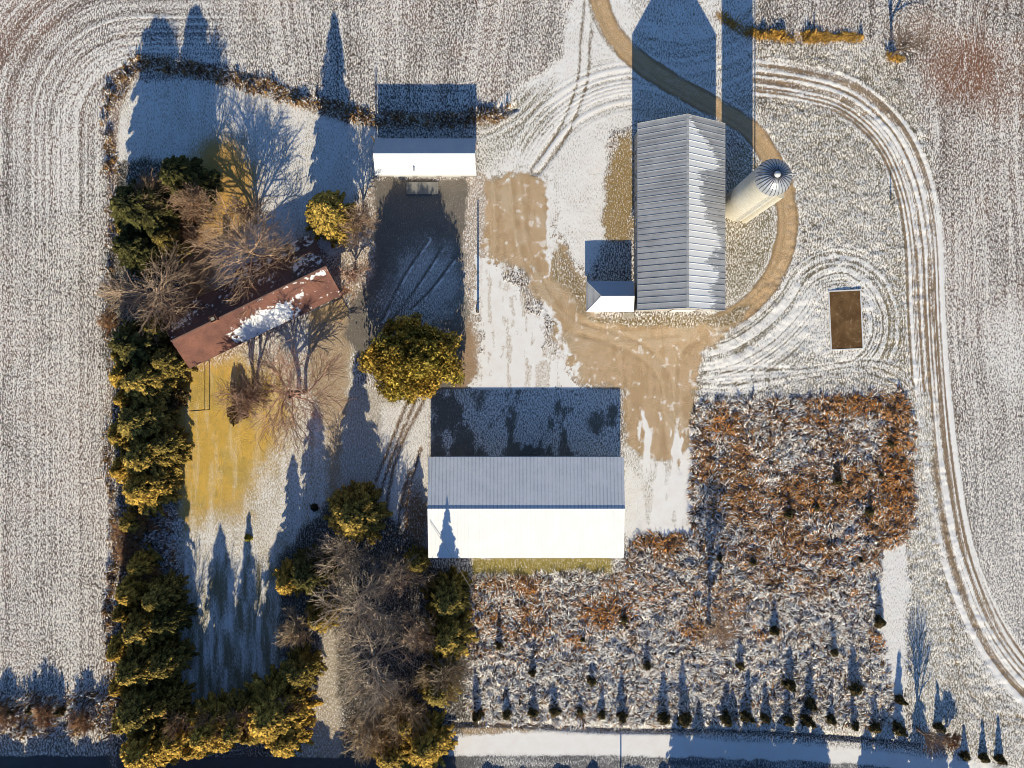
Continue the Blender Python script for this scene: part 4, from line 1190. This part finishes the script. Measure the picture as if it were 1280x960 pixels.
def opening(parent, name, mat, axis, pos, a0, a1, z0, z1, sgn, frame=None):
    """panel proud of a wall.  axis 'y': wall at y = pos; 'x': wall at x = pos"""
    def bx(mb, p0, p1, b0, b1, c0, c1):
        lo, hi = sorted((pos + sgn * p0, pos + sgn * p1))
        if axis == 'y': mb.box(b0, b1, lo, hi, c0, c1)
        else: mb.box(lo, hi, b0, b1, c0, c1)
    mb = MB(); bx(mb, -.02, .05, a0, a1, z0, z1)
    o = mb.build(name, mat, parent)
    if frame:
        f = MB(); w = .1
        bx(f, -.01, .09, a0 - w, a0, z0, z1 + w); bx(f, -.01, .09, a1, a1 + w, z0, z1 + w); bx(f, -.01, .09, a0, a1, z1, z1 + w)
        f.build('frame', frame, o)
    return o


one = lambda u, v: 1.0
zero = lambda u, v: 0.0

# --- long barn
cx, cy = G((538.5 + 775.5) / 2, 629.7)
L = (775.5 - 538.5) * S; half = 61.3 * S
ov = .45
t = gable_building('long_barn', 'long barn with a white snowy south roof slope and grey ribbed north slope', 'barn', (cx, cy), 0, L - 2 * ov, half - ov, 3.62, 4.75, ov, .62, .022,
                   (M['metal_roof_shed'], M['metal_roof_shed']), (lambda u, v: -0.6, one), M['white_wall'], M['trim'])
yn = half - ov; Lb = L / 2 - ov
opening(t, 'sliding_door', M['dark'], 'y', yn, -1.6, 3.7, 0.05, 3.1, 1, M['trim'])
opening(t, 'sliding_door', M['trim'], 'y', yn, -13.5, -2.2, 0.05, 3.1, 1)
opening(t, 'sliding_door', M['door'], 'y', yn, 4.2, 15.0, 0.05, 3.1, 1)
for xx in (-12, -6, 0, 6, 12): opening(t, 'window', M['glass'], 'y', -yn, xx - .6, xx + .6, 1.2, 2.2, -1, M['trim'])
opening(t, 'door', M['door'], 'x', Lb, -2.2, 2.2, 0.05, 3.2, 1, M['trim'])
opening(t, 'door', M['door'], 'x', -Lb, -.6, .6, 0.05, 2.2, -1, M['trim'])
mb = MB(); mb.tube([(-Lb + .6, half + .06, 3.35), (Lb - .6, half + .06, 3.35)], .07, 6); mb.build('gutter', M['galv'], t)

# --- small shed
cx, cy = G((472 + 595.5) / 2, 201)
L = (595.5 - 472) * S; half = 22.6 * S; ov = .3
t = gable_building('machine_shed', 'small shed with a pure white south roof slope and blue shaded north slope', 'shed', (cx, cy), 0, L - 2 * ov, half - ov, 2.28, 3.96, ov, .45, .03,
                   (M['snow_roof'], M['snow_roof']), (lambda u, v: -0.5, one), M['grey_wall'], M['trim'])
yn = half - ov
for a0 in (-5.6, -1.4, 2.8): opening(t, 'garage_door', M['door'], 'y', -yn, a0, a0 + 3.0, .05, 2.0, -1, M['trim'])
opening(t, 'window', M['glass'], 'y', yn, -1, 1, 1.0, 1.7, 1, M['trim'])
opening(t, 'door', M['door'], 'x', L / 2 - ov, -.5, .5, .05, 2.0, 1)
mb = MB(); mb.tube([(-.4, -2.4, 2.5), (-.4, -2.4, 3.3)], .12, 8); mb.lathe([(0.02, 0)], 3)
mb = MB(); mb.tube([(-1.9, -2.55, 2.4), (-1.9, -2.55, 3.05)], [.12, .12], 8); mb.tube([(-1.9, -2.55, 3.05), (-1.9, -2.55, 3.2)], [.2, .05], 8); mb.build('vent_pipe', M['galv'], t)

# --- big gable barn, ridge north-south
cx, cy = G((790 + 895) / 2, 280.3)
L = (391.8 - 168) * S; half = 52.5 * S; ov = .4
ts = [0, .06, .12, .2, .25, .28, .35, .45, .55, .65, .7, .75, .8, .88, .95, 1]
es_ = [0, .22, .45, .78, .88, .42, .34, .36, .62, .96, .70, .55, .78, .66, .72, .62]


def east_snow(u, v):
    e_ = np.interp(u, ts, es_)
    return 0.5 + np.clip((e_ - v) * 3.4, -1.2, .9) + (0 if u > .03 else -.3)


# local x runs along the ridge; rotate -90 so that +x points south, +y points east
t = gable_building('gable_barn', 'tall grey metal roofed barn with patchy snow on its east slope, beside the silo', 'barn', (cx, cy), -math.pi / 2, L - 2 * ov, half - ov, 5.50, 9.3, ov, 1.02, .045,
                   (M['metal_roof_barn'], M['metal_roof_barn']), (east_snow, lambda u, v: -2.), M['barn_wall'], M['trim'])
yw = half - ov; Lb = L / 2 - ov
opening(t, 'barn_door', M['trim'], 'x', Lb, -1.0, 3.2, .05, 4.0, 1, M['brown_trim'])
opening(t, 'door', M['door'], 'x', Lb, 4.6, 5.6, .05, 2.1, 1, M['trim'])
opening(t, 'loft_door', M['door'], 'x', Lb, -.9, .9, 5.6, 7.4, 1, M['trim'])
opening(t, 'barn_door', M['door'], 'x', -Lb, -2.2, 2.2, .05, 4.0, -1, M['trim'])
for xx in (-12, -8, -4, 0, 4): opening(t, 'window', M['glass'], 'y', -yw, xx - .5, xx + .5, 1.2, 2.1, -1, M['trim'])
for xx in (-12, -8, -4, 4, 8, 12): opening(t, 'window', M['glass'], 'y', yw, xx - .5, xx + .5, 1.2, 2.1, 1, M['trim'])
mb = MB()
for xx in np.arange(-Lb + .6, Lb, 1.2): mb.box(xx - .04, xx + .04, -yw - .05, -yw + .02, .1, 5.2)
mb.build('batten', M['grey_wall'], t)

# --- milk house (hip end) against the barn
bx0, bx1 = (731.3 - 640) * S, (789.4 - 640) * S
byN, byS = (480 - 353.6) * S, (480 - 391.6) * S
ym = (byN + byS) / 2; xr = (749 - 640) * S
t = empty('milk_house', ((bx0 + bx1) / 2, ym, 0), 0, 'small white roofed annex with one hipped end against the tall barn', 'shed')
a, hh = (bx1 - bx0) / 2, (byN - byS) / 2
ox = (bx0 + bx1) / 2
MB().add([(-a + .3, -hh + .3, -.2), (a, -hh + .3, -.2), (a, hh - .3, -.2), (-a + .3, hh - .3, -.2), (-a + .3, -hh + .3, 2.1), (a, -hh + .3, 2.1), (a, hh - .3, 2.1), (-a + .3, hh - .3, 2.1), (a, 0, 2.85)],
         [(0, 1, 5, 4), (2, 3, 7, 6), (1, 2, 6, 8, 5), (3, 0, 4, 7)]).build('wall', M['white_wall'], t)


def hip_piece(V, F, sn, mat):
    me = make_mesh('roof', V, [np.array(F)] if len(F[0]) == 4 else [np.array(F)], None, {'snow': [sn] * len(V)})
    return link('roof', me, mat, t)


rx = xr - ox
hip_piece([(-a, hh, 2.15), (a, hh, 2.15), (a, 0, 3.0), (rx, 0, 3.0)], [(0, 3, 2, 1)], -.5, M['snow_roof'])
hip_piece([(-a, -hh, 2.15), (a, -hh, 2.15), (a, 0, 3.0), (rx, 0, 3.0)], [(0, 1, 2, 3)], 1.0, M['snow_roof'])
hip_piece([(-a, -hh, 2.15), (rx, 0, 3.0), (-a, hh, 2.15)], [(0, 1, 2)], -.2, M['metal_roof_barn'])
mb = MB()
mb.tube([(rx, 0, 3.02), (-a, hh, 2.17)], .05, 5); mb.tube([(rx, 0, 3.02), (-a, -hh, 2.17)], .05, 5); mb.tube([(rx, 0, 3.02), (a, 0, 3.02)], .05, 5)
mb.build('ridge_cap', M['galv'], t)
mb = MB(); mb.box(-a, a, -hh, -hh + .04, 1.98, 2.13); mb.box(-a, a, hh - .04, hh, 1.98, 2.13); mb.box(-a, -a + .04, -hh + .04, hh - .04, 1.98, 2.13); mb.build('fascia', M['trim'], t)
opening(t, 'door', M['door'], 'y', -hh + .3, 2.2, 3.2, .05, 1.95, -1, M['trim'])
opening(t, 'window', M['glass'], 'y', -hh + .3, -2.2, -1.0, .9, 1.7, -1, M['trim'])
o = MB(); o.box(-.9, .9, -.5, .5, -.1, .16); o.box(-.7, .7, .1, .5, .16, .3)
o = o.build('doorstep', M['concrete'], None); o.location = (*G(786, 394.5), 0); tag(o, 'pale concrete doorstep at the corner where annex meets tall barn', 'step')

# --- silo
sx_, sy_ = G(921.5, 257.5)
t = empty('silo', (sx_, sy_, 0), 0, 'tall cream concrete silo with a ribbed metal dome beside the barn', 'silo')
Rs = 2.72; Hs = 16.6
mb = MB(); mb.lathe([(Rs, -.2), (Rs, Hs)], 64); mb.build('wall', M['silo_wall'], t, smooth=True)
mb = MB()
for z in np.arange(.8, Hs, .76): mb.lathe([(Rs + .002, z - .02), (Rs + .03, z), (Rs + .002, z + .02)], 64)
mb.build('hoop', M['galv'], t)
dm = MB(); prof_ = [(Rs * 1.02 * math.cos(a_), Hs + 1.55 * math.sin(a_)) for a_ in np.linspace(0, 1.42, 9)]
dm.lathe([(Rs * 1.03, Hs - .1)] + prof_, 56)
dome = dm.build('dome', M['galv'], t)
rb = MB()
for k in range(28):
    a_ = 2 * math.pi * k / 28
    rb.tube([(math.cos(a_) * (r_ + .015), math.sin(a_) * (r_ + .015), z_ + .02) for r_, z_ in prof_], .045, 4)
rb.build('dome_rib', M['dark_metal'], dome)
mb = MB(); mb.lathe([(.45, Hs + 1.45), (.5, Hs + 1.62), (.38, Hs + 1.78), (.02, Hs + 1.84)], 24); mb.build('cap', M['trim'], t, smooth=True)
# chute on the sunny side
ch = MB(); ac = math.radians(-62)
V = []; F = []
nseg = 8
for z in (0.0, Hs - .4):
    for k in range(nseg + 1):
        q_ = math.pi * k / nseg - math.pi / 2
        rr_ = Rs - .05 + .75 * math.cos(q_); tt_ = .55 * math.sin(q_)
        V.append((rr_ * math.cos(ac) - tt_ * math.sin(ac), rr_ * math.sin(ac) + tt_ * math.cos(ac), z))
for k in range(nseg): F.append((k, k + 1, nseg + 1 + k + 1, nseg + 1 + k))
F.append(tuple(nseg + 1 + k for k in range(nseg + 1)))
ch.add(V, F); ch.build('chute', M['silo_wall'], t)
ld = MB()
al = math.radians(-95)
for off in (-.25, .25):
    p = (math.cos(al) * (Rs + .16) - math.sin(al) * off, math.sin(al) * (Rs + .16) + math.cos(al) * off)
    ld.tube([(p[0], p[1], .3), (p[0], p[1], Hs)], .025, 4)
for z in np.arange(.6, Hs, .4):
    p = [(math.cos(al) * (Rs + .16) - math.sin(al) * o_, math.sin(al) * (Rs + .16) + math.cos(al) * o_, z) for o_ in (-.25, .25)]
    ld.tube(p, .018, 4)
ld.build('ladder', M['galv'], t)
mb = MB(); mb.tube([(Rs + .38, .1, 0.2), (Rs + .38, .1, Hs + .6), (Rs + .2, .1, Hs + 1.3), (Rs - .5, .08, Hs + 1.5), (Rs - 1.1, .05, Hs + 1.35)], .11, 8); mb.build('blower_pipe', M['galv'], t, smooth=True)

# --- house
hx, hy = G(322.8, 383)
Lh = 207 * S; hf = 36.8 * S; ov = .6
hrot = math.atan2(90, 186.5)


def house_north(u, v):
    s_ = 0.26
    s_ = max(s_, .62 - 3.2 * math.hypot((u - .88) * 1.0, (v - .55) * .35))
    s_ = max(s_, .66 - 3.0 * math.hypot((u - .10) * 1.2, (v - .45) * .4))
    s_ = max(s_, .60 - 4.0 * math.hypot((u - .65) * 1.0, (v - .5) * .3))
    return s_


def house_south(u, v):
    s_ = 0.10 + .12 * (u > .5)
    s_ = max(s_, 1.35 - 5.2 * math.hypot((u - .53) * .85, (v - .72) * .42))
    s_ = max(s_, .70 - 5.5 * math.hypot((u - .78) * 1.0, (v - .48) * .45))
    s_ = max(s_, .78 - 5.5 * math.hypot((u - .93) * .8, (v - .14) * 1.1))
    s_ = max(s_, .5 - 5 * abs(v - .04)) if u > .45 else s_
    return s_


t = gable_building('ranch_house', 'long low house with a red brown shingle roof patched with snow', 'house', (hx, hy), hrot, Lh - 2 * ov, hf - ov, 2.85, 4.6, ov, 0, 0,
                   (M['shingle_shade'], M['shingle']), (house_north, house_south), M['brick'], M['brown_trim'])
m_ = (4.6 - 2.85) / (hf - ov); ya, yb = hf, hf + 1.7; za, zb = 4.6 - m_ * ya, 4.6 - m_ * yb
xs_ = np.linspace(-.5, Lh / 2 - .4, 40); V = []; F = []; sn_ = []
for j in range(6):
    y_ = ya - .25 + (yb - ya + .25) * j / 5
    for x_ in xs_: V.append((x_, y_, 4.6 - m_ * y_ + .06)); sn_.append(.30 + .25 * math.sin(x_ * 1.3) ** 2)
for j in range(5):
    for i in range(39): F.append((j * 40 + i, j * 40 + i + 1, j * 40 + 41 + i, j * 40 + 40 + i))
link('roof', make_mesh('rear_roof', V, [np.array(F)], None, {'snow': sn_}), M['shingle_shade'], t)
mb = MB(); mb.box(-.5, Lh / 2 - .4, yb - .04, yb + .04, zb - .2, zb + .05); mb.build('fascia', M['brown_trim'], t)
mb = MB(); mb.box(-.2, Lh / 2 - .8, hf - ov + .01, yb - .5, -.2, zb - .1); mb.build('rear_wall', M['brick'], t)
yw = hf - ov; Lb = Lh / 2 - ov
for xx in (-11, -7.5, -1, 3): opening(t, 'window', M['glass'], 'y', -yw, xx - .7, xx + .7, .9, 2.1, -1, M['trim'])
for xx in (-10, -6, -2.5): opening(t, 'window', M['glass'], 'y', yw, xx - .6, xx + .6, 1.0, 2.0, 1, M['trim'])
d_ = opening(t, 'door', M['door'], 'y', -yw, -4.4, -3.4, .05, 2.1, -1, M['trim'])
opening(t, 'garage_door', M['trim'], 'y', -yw, 7.5, 12.3, .05, 2.2, -1, M['brown_trim'])
opening(t, 'window', M['glass'], 'x', Lb, -.8, .8, 1.0, 2.0, 1, M['trim'])
cx_ = -6.2
ch = MB(); ch.box(cx_ - .5, cx_ + .5, -.45, .45, 3.2, 5.5); ch.box(cx_ - .58, cx_ + .58, -.53, .53, 5.35, 5.5)
c_ = ch.build('chimney', M['brick'], t)
MB().box(cx_ - .3, cx_ + .3, -.25, .25, 5.501, 5.62).build('flue', M['concrete'], c_)
# paved apron at the garage end
ap = MB(); P_ = [(389, 392), (428, 373), (436, 388), (430, 400), (396, 404)]
V = [(*G(*p), .12) for p in P_] + [(*G(*p), -.2) for p in P_]
ap.add(V, [tuple(range(5))[::-1]] + [(i, (i + 1) % 5, 5 + (i + 1) % 5, 5 + i) for i in range(5)])
tag(ap.build('garage_apron', solid('tan_concrete', (0.50, 0.35, 0.19), .25, .8), None), 'tan concrete apron at the right end of the house', 'paving')
ap = MB(); ap.box(*sorted((G(508, 0)[0], G(548, 0)[0])), *sorted((G(0, 228)[1], G(0, 243)[1])), -.1, .16)
tag(ap.build('shed_apron', solid('grey_concrete', (0.26, 0.25, 0.23), .2, 1.2), None), 'grey concrete ramp in front of the white roofed shed', 'paving')

# --- brown slab with pale rim
m, nt, b = new_mat('rusty_slab')
f1 = noise(nt, .35, 3); f2 = noise(nt, 1.6, 4)
c = mix(nt, maprange(nt, f1, .4, .62), (0.125, 0.066, 0.026), (0.20, 0.115, 0.05))
c = mix(nt, maprange(nt, f2, .58, .72), c, (0.34, 0.23, 0.13))
nt.links.new(c, b.inputs['Base Color'])
pc = G(1057, 400); pw, ph = 19.2 * S, 36 * S
t = empty('slab_platform', (*pc, 0), math.radians(2.6), 'brown rectangular slab with a pale raised rim, ringed by wheel tracks', 'platform')
mb = MB(); mb.box(-pw, pw, -ph, ph, -.1, .10); mb.build('deck', m, t)
mb = MB(); w_ = .2
mb.box(-pw - w_, -pw, -ph - w_, ph + w_, -.1, .14); mb.box(pw, pw + w_, -ph - w_, ph + w_, -.1, .14); mb.box(-pw, pw, ph, ph + w_, -.1, .14); mb.box(-pw, pw, -ph - w_, -ph, -.1, .14)
mb.build('rim', solid('frosty_rim', (0.80, 0.79, 0.77), .15, 2.0), t)

# ------------------------------------------------------------------ poles and wires
def utility_pole(px, py, h, label, arm=True, group=None, r=.14):
    t = empty('utility_pole', (*G(px, py), 0), 0, label, 'pole', group)
    MB().tube([(0, 0, -.2), (0, 0, h)], [r, r * .7], 10).build('pole', M['wood'], t, smooth=True)
    if arm:
        MB().box(-.06, .06, -.75, .75, h - .55, h - .42).build('crossarm', M['wood'], t)
        for yy in (-.65, .65): MB().tube([(0, yy, h - .42), (0, yy, h - .25)], .05, 6).build('insulator', M['trim'], t)
    return t


utility_pole(597.5, 390, 5.9, 'wooden pole with a long straight shadow at the edge of the snowy yard', r=.2)
utility_pole(470, 180, 4.1, 'thin dark pole at the upper left corner of the small shed', False, r=.16)
utility_pole(1113, 250, 1.5, 'short post in the frosted grass beside the east wheel tracks', False, r=.09)
t = empty('twin_mast', (*G(259, 512), 0), 0, 'pair of slim dark poles with curved tops standing on the golden lawn', 'pole')
for dx, hgt in ((-.42, 5.4), (.42, 5.2)):
    pts = [(dx, 0, -.1), (dx, 0, hgt * .8), (dx - .12, 0, hgt * .93), (dx - .45, -.05, hgt), (dx - .9, -.1, hgt - .1)]
    MB().tube(pts, [.07, .06, .05, .045, .04], 8).build('mast', M['dark_metal'], t, smooth=True)
MB().tube([(-.42, 0, 2.6), (.42, 0, 2.6)], .035, 6).build('crossbar', M['dark_metal'], t)


def wire(p, q, sag, label, r=.035):
    p, q = Vector(p), Vector(q)
    pts = []
    for i in range(13):
        k = i / 12; a_ = p.lerp(q, k); a_.z -= sag * 4 * k * (1 - k); pts.append(a_)
    return tag(MB().tube(pts, r, 5).build('overhead_wire', M['wire'], None), label, 'wire', 'overhead wires')


utility_pole(776, 990, 7.4, 'wooden pole beyond the bottom edge whose thin shadow crosses the road verge')
wire((*G(541, 645), 4.6), (*G(606, 752), 4.6), .5, 'pale overhead wire running from the long barn gable down to the meadow corner')
utility_pole(606, 752, 4.7, 'thin pole at the upper left corner of the meadow holding the barn wire', False, r=.08)
wire((*G(597.5, 390), 5.6), (*G(535, 493), 5.0), .6, 'thin wire crossing the big round tree towards the long barn', .02)
utility_pole(534.5, 493, 5.2, 'slim pole beside the round olive tree, at the top of the barn shadow', False, r=.08)
wire((*G(534.5, 493), 5.0), (*G(541, 611), 4.2), .3, 'thin wire along the left edge of the long barn shadow', .02)

# ------------------------------------------------------------------ light, world, camera
el = math.radians(SUN_EL)
sun = bpy.data.lights.new('sun', 'SUN'); sun.energy = 5.0; sun.angle = math.radians(0.5); sun.color = (1.0, 0.905, 0.70)
so = bpy.data.objects.new('sun', sun); col.objects.link(so)
so.rotation_euler = (math.radians(90) - el, 0, 0)        # light travels north (+Y) and down
so.location = (0, -60, 60)
wld = bpy.data.worlds.new('World'); scene.world = wld; wld.use_nodes = True
nt = wld.node_tree
sky = nt.nodes.new('ShaderNodeTexSky'); sky.sky_type = 'NISHITA'; sky.sun_disc = False
sky.sun_elevation = el; sky.sun_rotation = math.radians(180); sky.air_density = 1.0; sky.dust_density = 0.2; sky.ozone_density = 7.0
bg = nt.nodes['Background']; bg.inputs[1].default_value = 0.11
nt.links.new(sky.outputs[0], bg.inputs[0])

cam = bpy.data.cameras.new('camera'); co = bpy.data.objects.new('camera', cam); col.objects.link(co)
for o_ in list(col.objects):
    if o_.parent is None and o_.type in {'MESH', 'EMPTY'} and o_.get('kind') != 'structure':
        o_.scale.z *= VS
co.location = (0, 0, H * VS); co.rotation_euler = (0, 0, 0)
cam.sensor_width = 36; cam.lens = 24.0 * VS; cam.clip_start = 1; cam.clip_end = 6000
scene.camera = co
scene.view_settings.view_transform = 'Standard'; scene.view_settings.look = 'None'; scene.view_settings.exposure = 0
scene.render.engine = 'CYCLES'
scene.cycles.pixel_filter_type = 'BLACKMAN_HARRIS'; scene.cycles.filter_width = 0.9
scene.render.resolution_x = 1024; scene.render.resolution_y = 768
